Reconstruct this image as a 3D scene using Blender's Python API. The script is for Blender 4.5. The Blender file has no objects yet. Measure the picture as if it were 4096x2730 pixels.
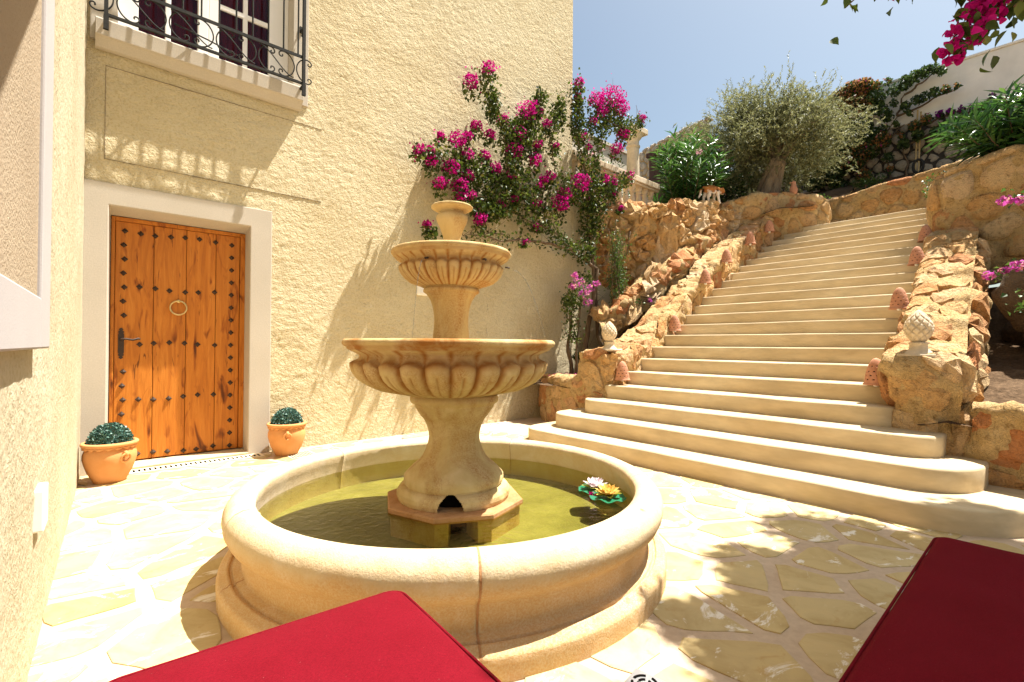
import bpy, bmesh, math, random
import numpy as np
from mathutils import Vector, Matrix, noise

random.seed(7)
rng = np.random.default_rng(7)
PI = math.pi
S = bpy.context.scene
COL = S.collection

# ------------------------------------------------------------------ camera
cam_d = bpy.data.cameras.new('camera')
cam_d.sensor_width = 36.0
cam_d.lens = 17.097
cam_d.clip_start = 0.02
cam_d.clip_end = 2000
cam = bpy.data.objects.new('camera', cam_d)
COL.objects.link(cam)
_yaw, _pit, _rol = math.radians(48.3), math.radians(0.537), math.radians(0.396)
_f = Vector((math.cos(_yaw), math.sin(_yaw), 0)); _r = Vector((math.sin(_yaw), -math.cos(_yaw), 0)); _u = Vector((0, 0, 1))
_f2 = _f * math.cos(_pit) + _u * math.sin(_pit); _u2 = _u * math.cos(_pit) - _f * math.sin(_pit)
_r3 = _r * math.cos(_rol) + _u2 * math.sin(_rol); _u3 = _u2 * math.cos(_rol) - _r * math.sin(_rol)
cam.matrix_world = Matrix(((_r3.x, _u3.x, -_f2.x, 0), (_r3.y, _u3.y, -_f2.y, 0), (_r3.z, _u3.z, -_f2.z, 1.15), (0, 0, 0, 1)))
S.camera = cam

# ------------------------------------------------------------------ sky, sun, exposure
SUN = Vector((0.403, -0.165, 1.0)).normalized()
elev = math.asin(SUN.z); azim = math.atan2(SUN.x, SUN.y)
W = bpy.data.worlds.new('World'); S.world = W; W.use_nodes = True
wn = W.node_tree; wn.nodes.clear()
sk = wn.nodes.new('ShaderNodeTexSky'); sk.sky_type = 'NISHITA'; sk.sun_disc = False
sk.sun_elevation = elev; sk.sun_rotation = azim
sk.air_density = 1.0; sk.dust_density = 3.0; sk.ozone_density = 0.3
bg = wn.nodes.new('ShaderNodeBackground'); bg.inputs['Strength'].default_value = 0.061
ow = wn.nodes.new('ShaderNodeOutputWorld')
tn = wn.nodes.new('ShaderNodeMix'); tn.data_type = 'RGBA'; tn.blend_type = 'MULTIPLY'; tn.inputs[0].default_value = 1.0; tn.inputs[7].default_value = (.955, 1.0, .925, 1)
wn.links.new(sk.outputs[0], tn.inputs[6]); wn.links.new(tn.outputs[2], bg.inputs[0]); wn.links.new(bg.outputs[0], ow.inputs[0])
sd = bpy.data.lights.new('sun', 'SUN'); sd.energy = 5.0; sd.angle = math.radians(0.5); sd.color = (1.0, 0.955, 0.88)
so = bpy.data.objects.new('sun', sd); COL.objects.link(so)
so.location = (4, -2, 12); so.rotation_euler = SUN.to_track_quat('Z', 'Y').to_euler()
S.view_settings.view_transform = 'Standard'; S.view_settings.look = 'None'
S.view_settings.gamma = 1.0; S.view_settings.use_curve_mapping = False
S.view_settings.exposure = 1.5
S.cycles.diffuse_bounces = 10; S.cycles.max_bounces = 14; S.cycles.transparent_max_bounces = 16

# ------------------------------------------------------------------ helpers: objects
def link(o):
    COL.objects.link(o); return o

def props(o, label=None, cat=None, group=None, kind=None):
    if label: o['label'] = label
    if cat: o['category'] = cat
    if group: o['group'] = group
    if kind: o['kind'] = kind
    return o

def empty(name, loc, label, cat, group=None):
    o = bpy.data.objects.new(name, None); o.location = loc; o.empty_display_size = 0.1
    link(o); return props(o, label, cat, group)

def adopt(o, parent):
    """child built in world coordinates under a parent that stands at its own base"""
    o.parent = parent
    m = Matrix.Identity(4); p = parent; loc = Vector((0, 0, 0))
    while p is not None and p.type == 'EMPTY':
        loc += Vector(p.location); p = p.parent
    o.matrix_parent_inverse = Matrix.Translation(-loc) if parent.type == 'EMPTY' else m
    return o

def mesh_from(name, V, F, mat=None, smooth=False):
    me = bpy.data.meshes.new(name)
    me.from_pydata([tuple(v) for v in V], [], [tuple(f) for f in F])
    if mat is not None: me.materials.append(mat)
    if smooth: me.polygons.foreach_set('use_smooth', [True] * len(me.polygons))
    me.update()
    return me

def obj(name, V, F, mat, parent=None, smooth=False, world=True):
    me = mesh_from(name, V, F, mat, smooth)
    o = bpy.data.objects.new(name, me); link(o)
    if parent is not None:
        if world: adopt(o, parent)
        else: o.parent = parent
    return o

class MB:
    def __init__(s): s.V = []; s.F = []
    def add(s, V, F):
        n = len(s.V); s.V += [tuple(v) for v in V]; s.F += [tuple(i + n for i in f) for f in F]; return s
    def box(s, x0, x1, y0, y1, z0, z1):
        V = [(x, y, z) for z in (z0, z1) for y in (y0, y1) for x in (x0, x1)]
        return s.add(V, [(0, 2, 3, 1), (4, 5, 7, 6), (0, 1, 5, 4), (2, 6, 7, 3), (0, 4, 6, 2), (1, 3, 7, 5)])
    def tube(s, pts, rad, n=6, cap=True):
        P = [Vector(p) for p in pts]; m = len(P)
        R = rad if hasattr(rad, '__len__') else [rad] * m
        V = []; prev = None
        for i in range(m):
            t = (P[min(i + 1, m - 1)] - P[max(i - 1, 0)])
            if t.length < 1e-9: t = Vector((0, 0, 1))
            t.normalize()
            if prev is None:
                a = Vector((0, 0, 1)) if abs(t.z) < .9 else Vector((1, 0, 0))
                nx = t.cross(a).normalized()
            else:
                nx = (prev - t * prev.dot(t))
                nx = nx.normalized() if nx.length > 1e-6 else t.orthogonal().normalized()
            prev = nx; ny = t.cross(nx)
            for k in range(n):
                a = 2 * PI * k / n
                V.append(P[i] + (nx * math.cos(a) + ny * math.sin(a)) * R[i])
        F = [(i * n + k, i * n + (k + 1) % n, (i + 1) * n + (k + 1) % n, (i + 1) * n + k) for i in range(m - 1) for k in range(n)]
        if cap: F += [tuple(range(n - 1, -1, -1)), tuple((m - 1) * n + k for k in range(n))]
        return s.add(V, F)
    def lathe(s, prof, n=48, c=(0, 0, 0), fn=None, a0=0.0, a1=2 * PI, caps=False):
        full = abs(a1 - a0 - 2 * PI) < 1e-6
        m = len(prof); cnt = n if full else n + 1
        V = []
        for i, (r, z) in enumerate(prof):
            for k in range(cnt):
                a = a0 + (a1 - a0) * k / n
                rr, zz = fn(r, z, a, i) if fn else (r, z)
                V.append((c[0] + rr * math.cos(a), c[1] + rr * math.sin(a), c[2] + zz))
        F = []
        for i in range(m - 1):
            for k in range(n):
                k2 = (k + 1) % cnt
                F.append((i * cnt + k, i * cnt + k2, (i + 1) * cnt + k2, (i + 1) * cnt + k))
        if caps and not full:
            F.append(tuple(i * cnt for i in range(m))); F.append(tuple(i * cnt + n for i in range(m - 1, -1, -1)))
        return s.add(V, F)
    def build(s, name, mat, parent=None, smooth=False, world=True):
        return obj(name, s.V, s.F, mat, parent, smooth, world)

def bevel(o, w=.01, seg=2):
    m = o.modifiers.new('bevel', 'BEVEL'); m.width = w; m.segments = seg; m.limit_method = 'ANGLE'; m.angle_limit = .6
    return o

def copy_tree(o, loc=None, rz=None, label=None):
    r = o.copy(); COL.objects.link(r)
    for ch in list(o.children):
        c = ch.copy(); COL.objects.link(c); c.parent = r
        for g in list(ch.children):
            d = g.copy(); COL.objects.link(d); d.parent = c
    if loc is not None: r.location = loc
    if rz is not None: r.rotation_euler = (0, 0, rz)
    if label: r['label'] = label
    return r

def fbm(p, sc=1.0, oc=3):
    v = 0; a = 1; q = Vector(p) * sc
    for _ in range(oc):
        v += a * noise.noise(q); q = q * 2.03 + Vector((7.1, 3.3, 5.7)); a *= .5
    return v

# ------------------------------------------------------------------ helpers: materials
MATS = {}
def nn(t, k): return t.nodes.new(k)
def ramp(t, src, stops):
    r = nn(t, 'ShaderNodeValToRGB'); e = r.color_ramp.elements
    while len(e) < len(stops): e.new(.5)
    for el, (p, c) in zip(e, stops): el.position = p; el.color = (*c, 1)
    t.links.new(src, r.inputs[0]); return r.outputs[0]
def mixc(t, a, b, f, mode='MIX'):
    m = nn(t, 'ShaderNodeMix'); m.data_type = 'RGBA'; m.blend_type = mode
    for i, v in ((0, f), (6, a), (7, b)):
        if isinstance(v, (int, float)): m.inputs[i].default_value = v
        elif isinstance(v, tuple): m.inputs[i].default_value = (*v, 1)
        else: t.links.new(v, m.inputs[i])
    return m.outputs[2]
def math_(t, op, a, b=0.0, c=None):
    m = nn(t, 'ShaderNodeMath'); m.operation = op
    for i, v in enumerate((a, b, c)):
        if v is None: continue
        if isinstance(v, (int, float)): m.inputs[i].default_value = v
        else: t.links.new(v, m.inputs[i])
    return m.outputs[0]
def tex_noise(t, vec, sc, det=4, rough=.55, dist=0.0):
    n = nn(t, 'ShaderNodeTexNoise'); n.inputs['Scale'].default_value = sc; n.inputs['Detail'].default_value = det
    n.inputs['Roughness'].default_value = rough; n.inputs['Distortion'].default_value = dist
    t.links.new(vec, n.inputs['Vector']); return n.outputs[0]
def tex_vor(t, vec, sc, feat='F1'):
    n = nn(t, 'ShaderNodeTexVoronoi'); n.feature = feat; n.inputs['Scale'].default_value = sc
    t.links.new(vec, n.inputs['Vector']); return n.outputs[0]
def mapping(t, vec, scale=(1, 1, 1), rot=(0, 0, 0), loc=(0, 0, 0)):
    m = nn(t, 'ShaderNodeMapping'); m.inputs['Scale'].default_value = scale; m.inputs['Rotation'].default_value = rot
    m.inputs['Location'].default_value = loc
    t.links.new(vec, m.inputs['Vector']); return m.outputs[0]
def new_mat(name, rough=.85, spec=.25):
    m = bpy.data.materials.new(name); m.use_nodes = True; t = m.node_tree
    b = t.nodes['Principled BSDF']; b.inputs['Roughness'].default_value = rough; b.inputs['Specular IOR Level'].default_value = spec
    g = nn(t, 'ShaderNodeNewGeometry')
    return m, t, b, g.outputs['Position'], g
def set_bump(t, b, h, strength, dist):
    bp = nn(t, 'ShaderNodeBump'); bp.inputs['Strength'].default_value = strength; bp.inputs['Distance'].default_value = dist
    t.links.new(h, bp.inputs['Height']); t.links.new(bp.outputs[0], b.inputs['Normal']); return bp

def plain(name, stops, sc=3.0, rough=.85, spec=.25, bsc=60, bst=.3, bd=.01, fine=None, coords='pos', stretch=(1, 1, 1)):
    m, t, b, pos, g = new_mat(name, rough, spec)
    if coords == 'obj':
        tc = nn(t, 'ShaderNodeTexCoord'); pos = tc.outputs['Object']
    v = mapping(t, pos, stretch)
    c = ramp(t, tex_noise(t, v, sc, 5, .6), stops)
    if fine:
        f = ramp(t, tex_noise(t, v, fine[0], 3, .6), [(.35, (fine[1],) * 3), (.65, (1, 1, 1))])
        c = mixc(t, c, f, 1.0, 'MULTIPLY')
    t.links.new(c, b.inputs['Base Color'])
    if bst > 0:
        set_bump(t, b, tex_noise(t, v, bsc, 4, .6), bst, bd)
    return m

def stone_mat(name, ramp_stops, grit=30, bst=1.0, var=.55, dark=.5):
    """masonry: every stone has its own tone, veins and a pitted face"""
    m, t, b, pos, g = new_mat(name, .9, .15)
    oi = nn(t, 'ShaderNodeObjectInfo')
    c0 = ramp(t, oi.outputs['Random'], ramp_stops)
    n1 = tex_noise(t, pos, 5.5, 6, .65, .6)
    c1 = ramp(t, n1, [(.28, ramp_stops[0][1]), (.5, ramp_stops[len(ramp_stops) // 2][1]), (.72, ramp_stops[-1][1])])
    c = mixc(t, c0, c1, var)
    n2 = tex_noise(t, pos, 19, 5, .7, .4)
    c = mixc(t, c, ramp(t, n2, [(.32, (dark, dark * .85, dark * .7)), (.47, (1, 1, 1)), (.7, (1.2, 1.15, 1.05))]), .8, 'MULTIPLY')
    t.links.new(c, b.inputs['Base Color'])
    vv = tex_vor(t, pos, grit, 'DISTANCE_TO_EDGE')
    h = math_(t, 'ADD', tex_noise(t, pos, 14, 8, .7, .5), math_(t, 'MULTIPLY', tex_noise(t, pos, 70, 4, .6), .35))
    h = math_(t, 'ADD', h, math_(t, 'MULTIPLY', math_(t, 'MINIMUM', vv, .15), .9))
    set_bump(t, b, h, bst, .055)
    return m

def leaf_mat(name, stops, trans=.35, rough=.5, spec=.35):
    m = bpy.data.materials.new(name); m.use_nodes = True; t = m.node_tree
    b = t.nodes['Principled BSDF']; out = t.nodes['Material Output']
    b.inputs['Roughness'].default_value = rough; b.inputs['Specular IOR Level'].default_value = spec
    g = nn(t, 'ShaderNodeNewGeometry')
    c = ramp(t, g.outputs['Random Per Island'], stops)
    t.links.new(c, b.inputs['Base Color'])
    tr = nn(t, 'ShaderNodeBsdfTranslucent'); t.links.new(c, tr.inputs['Color'])
    mx = nn(t, 'ShaderNodeMixShader'); mx.inputs[0].default_value = trans
    t.links.new(b.outputs[0], mx.inputs[1]); t.links.new(tr.outputs[0], mx.inputs[2]); t.links.new(mx.outputs[0], out.inputs[0])
    return m

# house render: hand-thrown plaster with combed swirls
def plaster_mat(name, a, b_, c_, strength=1.0, streak=False):
    m, t, b, pos, g = new_mat(name, .95, .1)
    warp = tex_noise(t, pos, .9, 2, .5)
    v = mapping(t, pos, (1, 1, 1))
    vm = nn(t, 'ShaderNodeVectorMath'); vm.operation = 'MULTIPLY_ADD'
    t.links.new(warp, vm.inputs[0]); vm.inputs[1].default_value = (.8, .3, 1.3); t.links.new(v, vm.inputs[2])
    big = tex_noise(t, pos, 1.3, 4, .6)
    c = ramp(t, big, [(.3, a), (.5, b_), (.72, c_)])
    st = mapping(t, vm.outputs[0], (13, 13, 24) if not streak else (38, 38, 9), (0, .5, 0) if not streak else (0, 0, 0))
    n1 = tex_noise(t, st, 1.0, 4, .62, .5)
    n2 = tex_noise(t, pos, 55, 4, .65)
    n3 = tex_noise(t, pos, 16, 4, .6, .5)
    sp = ramp(t, n2, [(.33, (.72, .66, .5)), (.52, (1, 1, 1))])
    c = mixc(t, c, sp, .55, 'MULTIPLY')
    t.links.new(c, b.inputs['Base Color'])
    h = math_(t, 'ADD', math_(t, 'MULTIPLY', n1, .55), math_(t, 'MULTIPLY', n2, .5))
    h = math_(t, 'ADD', h, math_(t, 'MULTIPLY', n3, .75))
    set_bump(t, b, h, strength, .026)
    return m

M = {}
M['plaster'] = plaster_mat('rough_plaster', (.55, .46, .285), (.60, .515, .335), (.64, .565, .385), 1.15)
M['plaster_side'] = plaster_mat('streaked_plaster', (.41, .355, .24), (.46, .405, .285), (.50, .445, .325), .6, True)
M['trim'] = plain('smooth_trim', [(.3, (.47, .42, .345)), (.7, (.51, .46, .385))], 2.0, .9, .1, 120, .25, .004, (90, .9))
M['white_trim'] = plain('white_trim', [(.3, (.38, .355, .345)), (.7, (.41, .385, .375))], 2.0, .9, .1, 160, .25, .003)
M['sand_fill'] = plain('sand_render', [(.3, (.33, .26, .18)), (.7, (.38, .305, .215))], 2.0, .95, .05, 95, .8, .008)
M['step'] = plain('polished_cement', [(.28, (.52, .395, .225)), (.5, (.60, .475, .295)), (.72, (.66, .545, .36))], 2.2, .8, .15, 30, .22, .006, (6, .80), stretch=(1, .45, 1.6))
M['mortar_floor'] = plain('floor_mortar', [(.3, (.49, .37, .255)), (.7, (.56, .44, .32))], 3.0, .85, .15, 60, .35, .006, (25, .88))
M['fountain'] = None
M['terracotta'] = plain('terracotta', [(.3, (.54, .245, .085)), (.7, (.62, .31, .125))], 6, .85, .15, 90, .2, .003, coords='obj')
M['lamp_clay'] = plain('pink_clay', [(.3, (.42, .195, .115)), (.7, (.52, .265, .17))], 9, .9, .1, 90, .2, .003, coords='obj')
M['iron'] = plain('wrought_iron', [(.3, (.016, .017, .016)), (.7, (.033, .031, .027))], 30, .75, .15, 80, .2, .002)
M['rust_iron'] = plain('rust_iron', [(.3, (.03, .018, .012)), (.7, (.055, .03, .018))], 30, .6, .35, 80, .2, .002)
M['brass'] = plain('brass', [(.3, (.55, .42, .17)), (.7, (.68, .55, .28))], 20, .3, .5, 0, 0)
M['brass'].node_tree.nodes['Principled BSDF'].inputs['Metallic'].default_value = .8
M['window_white'] = plain('window_paint', [(.3, (.78, .76, .72)), (.7, (.82, .80, .77))], 2, .4, .4, 0, 0)
M['curtain'] = plain('curtain', [(.3, (.10, .008, .015)), (.7, (.16, .014, .025))], 3, .9, .1, 0, 0, stretch=(12, 1, .5))
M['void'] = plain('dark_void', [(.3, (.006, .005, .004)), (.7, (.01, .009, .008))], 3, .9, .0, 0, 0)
M['plastic'] = plain('white_plastic', [(.3, (.76, .74, .68)), (.7, (.80, .78, .73))], 3, .45, .4, 0, 0)
M['drain_stone'] = plain('drain_channel', [(.3, (.72, .62, .42)), (.7, (.78, .68, .48))], 3, .8, .2, 0, 0)
M['steel'] = plain('steel', [(.3, (.42, .42, .42)), (.7, (.55, .55, .55))], 10, .35, .5, 120, .1, .001)
M['steel'].node_tree.nodes['Principled BSDF'].inputs['Metallic'].default_value = .8
M['white_stone'] = plain('cast_white_stone', [(.3, (.60, .48, .33)), (.7, (.70, .59, .43))], 3, .85, .15, 70, .3, .004, (20, .85))
M['white_wall'] = plain('painted_wall', [(.3, (.80, .74, .67)), (.7, (.85, .80, .74))], 1.2, .9, .1, 14, .25, .01, (3, .9))
M['beige_wall'] = plain('beige_wall', [(.3, (.58, .51, .40)), (.7, (.64, .57, .46))], 1.5, .9, .1, 60, .3, .01)
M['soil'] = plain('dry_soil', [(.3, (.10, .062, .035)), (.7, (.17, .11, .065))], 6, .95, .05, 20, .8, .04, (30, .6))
M['ground'] = plain('far_ground', [(.3, (.30, .24, .15)), (.7, (.38, .31, .21))], .4, .95, .05, 5, .4, .05)
M['wood_post'] = plain('cane', [(.3, (.42, .30, .14)), (.7, (.52, .39, .2))], 10, .8, .15, 0, 0)
M['bark'] = plain('bark', [(.3, (.10, .065, .04)), (.7, (.20, .145, .095))], 14, .95, .05, 30, 1.0, .02, stretch=(1, 1, .3))
M['olive_bark'] = plain('olive_bark', [(.3, (.15, .11, .075)), (.7, (.30, .235, .16))], 9, .95, .05, 22, 1.0, .05, stretch=(1, 1, .35))
WARM = [(.0, (.40, .145, .045)), (.18, (.55, .295, .10)), (.42, (.60, .375, .16)), (.64, (.66, .465, .25)), (.76, (.48, .145, .042)), (.86, (.54, .30, .115)), (1.0, (.68, .54, .36))]
M['stone'] = stone_mat('ochre_stone', WARM, 26, 1.0, .25, .5)
M['mortar'] = stone_mat('wall_mortar', [(.0, (.50, .32, .125)), (.5, (.59, .40, .185)), (1.0, (.66, .49, .27))], 40, 1.0, .75, .5)
GREY = [(.0, (.34, .30, .25)), (.35, (.46, .41, .34)), (.6, (.56, .48, .37)), (.8, (.42, .38, .34)), (1.0, (.64, .56, .45))]
M['grey_stone'] = stone_mat('grey_stone', GREY)
M['grey_joint'] = stone_mat('grey_joint', [(.0, (.05, .045, .04)), (.5, (.07, .06, .05)), (1.0, (.10, .085, .07))], 40, .6, .5, .6)
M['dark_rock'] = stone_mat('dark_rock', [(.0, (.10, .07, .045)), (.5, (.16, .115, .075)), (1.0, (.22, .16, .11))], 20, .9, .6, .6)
M['leaf_boug'] = leaf_mat('bougainvillea_leaf', [(0, (.026, .045, .006)), (.5, (.052, .085, .010)), (.85, (.095, .13, .018)), (1, (.18, .17, .03))])
M['bract'] = leaf_mat('magenta_bract', [(0, (.34, .003, .12)), (.5, (.48, .005, .19)), (1, (.62, .02, .29))], .45, .7, .1)
M['bract_purple'] = leaf_mat('purple_bract', [(0, (.45, .05, .36)), (.5, (.60, .11, .46)), (.8, (.66, .25, .34)), (1, (.72, .48, .28))], .4, .7, .1)
M['bract_violet'] = leaf_mat('violet_bract', [(0, (.16, .012, .17)), (1, (.26, .03, .28))], .35, .7, .1)
M['bract_dry'] = leaf_mat('dry_orange_bract', [(0, (.24, .10, .03)), (.6, (.36, .18, .06)), (.9, (.40, .22, .10)), (1, (.42, .04, .20))], .35, .8, .1)
M['leaf_vine'] = leaf_mat('vine_leaf', [(0, (.022, .045, .012)), (.6, (.045, .08, .018)), (1, (.085, .13, .028))])
M['leaf_olive'] = leaf_mat('olive_leaf', [(0, (.11, .12, .045)), (.5, (.19, .195, .08)), (.85, (.26, .26, .125)), (1, (.33, .33, .18))], .38, .55, .3)
M['leaf_oleander'] = leaf_mat('oleander_leaf', [(0, (.025, .075, .014)), (.5, (.05, .13, .022)), (1, (.12, .22, .045))], .35, .28, .6)
M['leaf_bush'] = leaf_mat('bush_leaf', [(0, (.03, .075, .012)), (.5, (.06, .125, .02)), (1, (.13, .20, .035))], .35, .4, .4)
M['leaf_box'] = leaf_mat('boxwood_leaf', [(0, (.018, .06, .048)), (.5, (.045, .12, .09)), (.9, (.13, .25, .20)), (1, (.28, .40, .35))], .1, .4, .5)
M['pink_flower'] = leaf_mat('pink_flower', [(0, (.62, .30, .36)), (1, (.74, .48, .52))], .4, .7, .1)
M['petal_white'] = leaf_mat('pale_petal', [(0, (.74, .60, .64)), (1, (.82, .74, .77))], .3, .5, .3)
M['petal_yellow'] = leaf_mat('yellow_petal', [(0, (.78, .46, .08)), (1, (.82, .60, .20))], .3, .5, .3)
M['petal_green'] = leaf_mat('green_sepal', [(0, (.30, .30, .03)), (1, (.38, .38, .06))], .3, .5, .3)
M['lily_pad'] = leaf_mat('lily_pad', [(0, (.01, .13, .06)), (1, (.015, .17, .08))], .1, .35, .4)

def fountain_mat(name, pale, mid, rust, zone=None):
    """cast stone with speckled rust patina; zone=(z0,z1): weathered band on the wall of the basin"""
    m, t, b, pos, g = new_mat(name, .85, .15)
    n1 = tex_noise(t, pos, 3.2, 6, .65, .7)
    c = ramp(t, n1, [(.32, pale), (.5, mid), (.72, pale)])
    pit = tex_noise(t, pos, 125, 3, .75)
    patch = tex_noise(t, mapping(t, pos, (1, 1, .45)), 5.5, 5, .65, .8)
    mask = ramp(t, patch, [(.44, (0, 0, 0)), (.70, (.9, .9, .9))])
    sp = ramp(t, pit, [(.42, (1, 1, 1)), (.58, (.25, .25, .25))])
    f = mixc(t, mask, sp, 1.0, 'MULTIPLY')
    if zone:
        sx = nn(t, 'ShaderNodeSeparateXYZ'); t.links.new(pos, sx.inputs[0])
        z = math_(t, 'ADD', sx.outputs[2], math_(t, 'MULTIPLY', math_(t, 'SUBTRACT', patch, .5), .12))
        mr = nn(t, 'ShaderNodeMapRange'); mr.inputs[1].default_value = zone[1]; mr.inputs[2].default_value = zone[0]
        t.links.new(z, mr.inputs[0])
        zf = math_(t, 'MULTIPLY', mr.outputs[0], ramp(t, pit, [(.40, (1, 1, 1)), (.62, (.35, .35, .35))]))
        cx_ = math_(t, 'SUBTRACT', sx.outputs[0], 1.607); cy_ = math_(t, 'SUBTRACT', sx.outputs[1], 2.293)
        rad = math_(t, 'SQRT', math_(t, 'ADD', math_(t, 'MULTIPLY', cx_, cx_), math_(t, 'MULTIPLY', cy_, cy_)))
        zf = math_(t, 'MULTIPLY', zf, math_(t, 'GREATER_THAN', rad, 1.055))
        f = math_(t, 'MAXIMUM', math_(t, 'MULTIPLY', f, .4), math_(t, 'MULTIPLY', zf, .74))
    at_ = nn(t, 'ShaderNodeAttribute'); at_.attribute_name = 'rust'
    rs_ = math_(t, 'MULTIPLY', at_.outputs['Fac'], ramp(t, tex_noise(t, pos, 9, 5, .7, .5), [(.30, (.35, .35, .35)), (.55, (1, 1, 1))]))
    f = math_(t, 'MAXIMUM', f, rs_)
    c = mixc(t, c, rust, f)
    t.links.new(c, b.inputs['Base Color'])
    h = math_(t, 'ADD', math_(t, 'MULTIPLY', pit, .5), tex_noise(t, pos, 22, 5, .65))
    set_bump(t, b, h, .5, .008)
    return m
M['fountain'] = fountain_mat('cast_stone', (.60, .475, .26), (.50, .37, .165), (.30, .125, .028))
M['basin'] = fountain_mat('basin_stone', (.64, .54, .38), (.58, .46, .28), (.50, .27, .085), (.30, .36))
M['plinth'] = fountain_mat('plinth_stone', (.50, .30, .15), (.42, .22, .10), (.26, .11, .035))

def wood_mat(name, a, b_, c_):
    m, t, b, pos, g = new_mat(name, .5, .3)
    oi = nn(t, 'ShaderNodeObjectInfo')
    off = nn(t, 'ShaderNodeVectorMath'); off.operation = 'MULTIPLY_ADD'
    t.links.new(oi.outputs['Random'], off.inputs[0]); off.inputs[1].default_value = (9, 5, 13); t.links.new(pos, off.inputs[2])
    v = mapping(t, off.outputs[0], (9, 9, .75))
    g1 = tex_noise(t, v, 2.2, 6, .65, 1.1)
    c = ramp(t, g1, [(.25, a), (.5, b_), (.78, c_)])
    v2 = mapping(t, off.outputs[0], (5.5, 5.5, 1.5))
    kn = tex_noise(t, v2, 1.25, 3, .55, 1.6)
    c = mixc(t, c, ramp(t, kn, [(.29, (.14, .07, .03)), (.36, (.6, .47, .35)), (.43, (1, 1, 1))]), .9, 'MULTIPLY')
    v3 = mapping(t, off.outputs[0], (16, 16, 1.1))
    cr = tex_noise(t, v3, 1.5, 3, .5, 2.2)
    c = mixc(t, c, ramp(t, cr, [(.295, (.12, .06, .03)), (.335, (1, 1, 1))]), .75, 'MULTIPLY')
    hue = ramp(t, oi.outputs['Random'], [(0, (.86, .82, .8)), (1, (1.1, 1.06, 1.0))])
    c = mixc(t, c, hue, 1.0, 'MULTIPLY')
    t.links.new(c, b.inputs['Base Color'])
    set_bump(t, b, math_(t, 'ADD', g1, math_(t, 'MULTIPLY', cr, .6)), .35, .006)
    return m
M['wood'] = wood_mat('varnished_plank', (.30, .088, .009), (.45, .155, .017), (.56, .225, .036))
M['dark_wood'] = wood_mat('dark_shutter_wood', (.05, .02, .012), (.07, .03, .018), (.09, .04, .022))

def fabric_mat(name, a, b_):
    m, t, b, pos, g = new_mat(name, .9, .04)
    w = nn(t, 'ShaderNodeTexWave'); w.inputs['Scale'].default_value = 190; w.bands_direction = 'X'; t.links.new(pos, w.inputs[0])
    w2 = nn(t, 'ShaderNodeTexWave'); w2.inputs['Scale'].default_value = 190; w2.bands_direction = 'Y'; t.links.new(pos, w2.inputs[0])
    h = math_(t, 'MULTIPLY', w.outputs[1], w2.outputs[1])
    n = tex_noise(t, pos, 5, 4, .6)
    c = ramp(t, n, [(.3, a), (.7, b_)])
    thr = tex_noise(t, mapping(t, pos, (260, 900, 1), (0, 0, .5)), 1.0, 2, .6)
    c = mixc(t, c, ramp(t, thr, [(.3, (.62, .6, .6)), (.7, (1.3, 1.35, 1.35))]), .8, 'MULTIPLY')
    lint = ramp(t, tex_noise(t, pos, 240, 2, .5), [(.76, (0, 0, 0)), (.80, (1, 1, 1))])
    c = mixc(t, c, (.75, .5, .45), math_(t, 'MULTIPLY', lint, .35))
    t.links.new(c, b.inputs['Base Color'])
    b.inputs['Sheen Weight'].default_value = .015; b.inputs['Sheen Roughness'].default_value = .4
    set_bump(t, b, math_(t, 'ADD', h, math_(t, 'MULTIPLY', tex_noise(t, pos, 3, 3), 3.0)), .35, .003)
    return m
M['fabric'] = fabric_mat('red_fabric', (.135, .0038, .009), (.155, .005, .012))

def flag_mat():
    m, t, b, pos, g = new_mat('flagstone', .75, .2)
    oi = nn(t, 'ShaderNodeObjectInfo')
    c0 = ramp(t, oi.outputs['Random'], [(0, (.46, .345, .155)), (.3, (.53, .41, .20)), (.55, (.49, .39, .20)), (.8, (.56, .445, .235)), (1, (.43, .31, .13))])
    n = tex_noise(t, pos, 4.5, 6, .65, 1.0)
    c = mixc(t, c0, ramp(t, n, [(.3, (.82, .78, .68)), (.55, (1, 1, 1)), (.75, (1.1, 1.08, 1.02))]), 1.0, 'MULTIPLY')
    bl = tex_noise(t, mapping(t, pos, (1, 1.8, 1), (0, 0, .5)), 3.1, 7, .7, .8)
    c = mixc(t, c, (.78, .74, .66), ramp(t, bl, [(.57, (0, 0, 0)), (.62, (.85, .85, .85))]))
    ir = tex_noise(t, pos, 9, 6, .7, .6)
    c = mixc(t, c, (.40, .25, .08), math_(t, 'MULTIPLY', ramp(t, ir, [(.58, (0, 0, 0)), (.68, (1, 1, 1))]), .5))
    t.links.new(c, b.inputs['Base Color'])
    set_bump(t, b, math_(t, 'ADD', bl, math_(t, 'MULTIPLY', tex_noise(t, pos, 40, 4), .3)), .35, .006)
    return m
M['flag'] = flag_mat()

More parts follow.
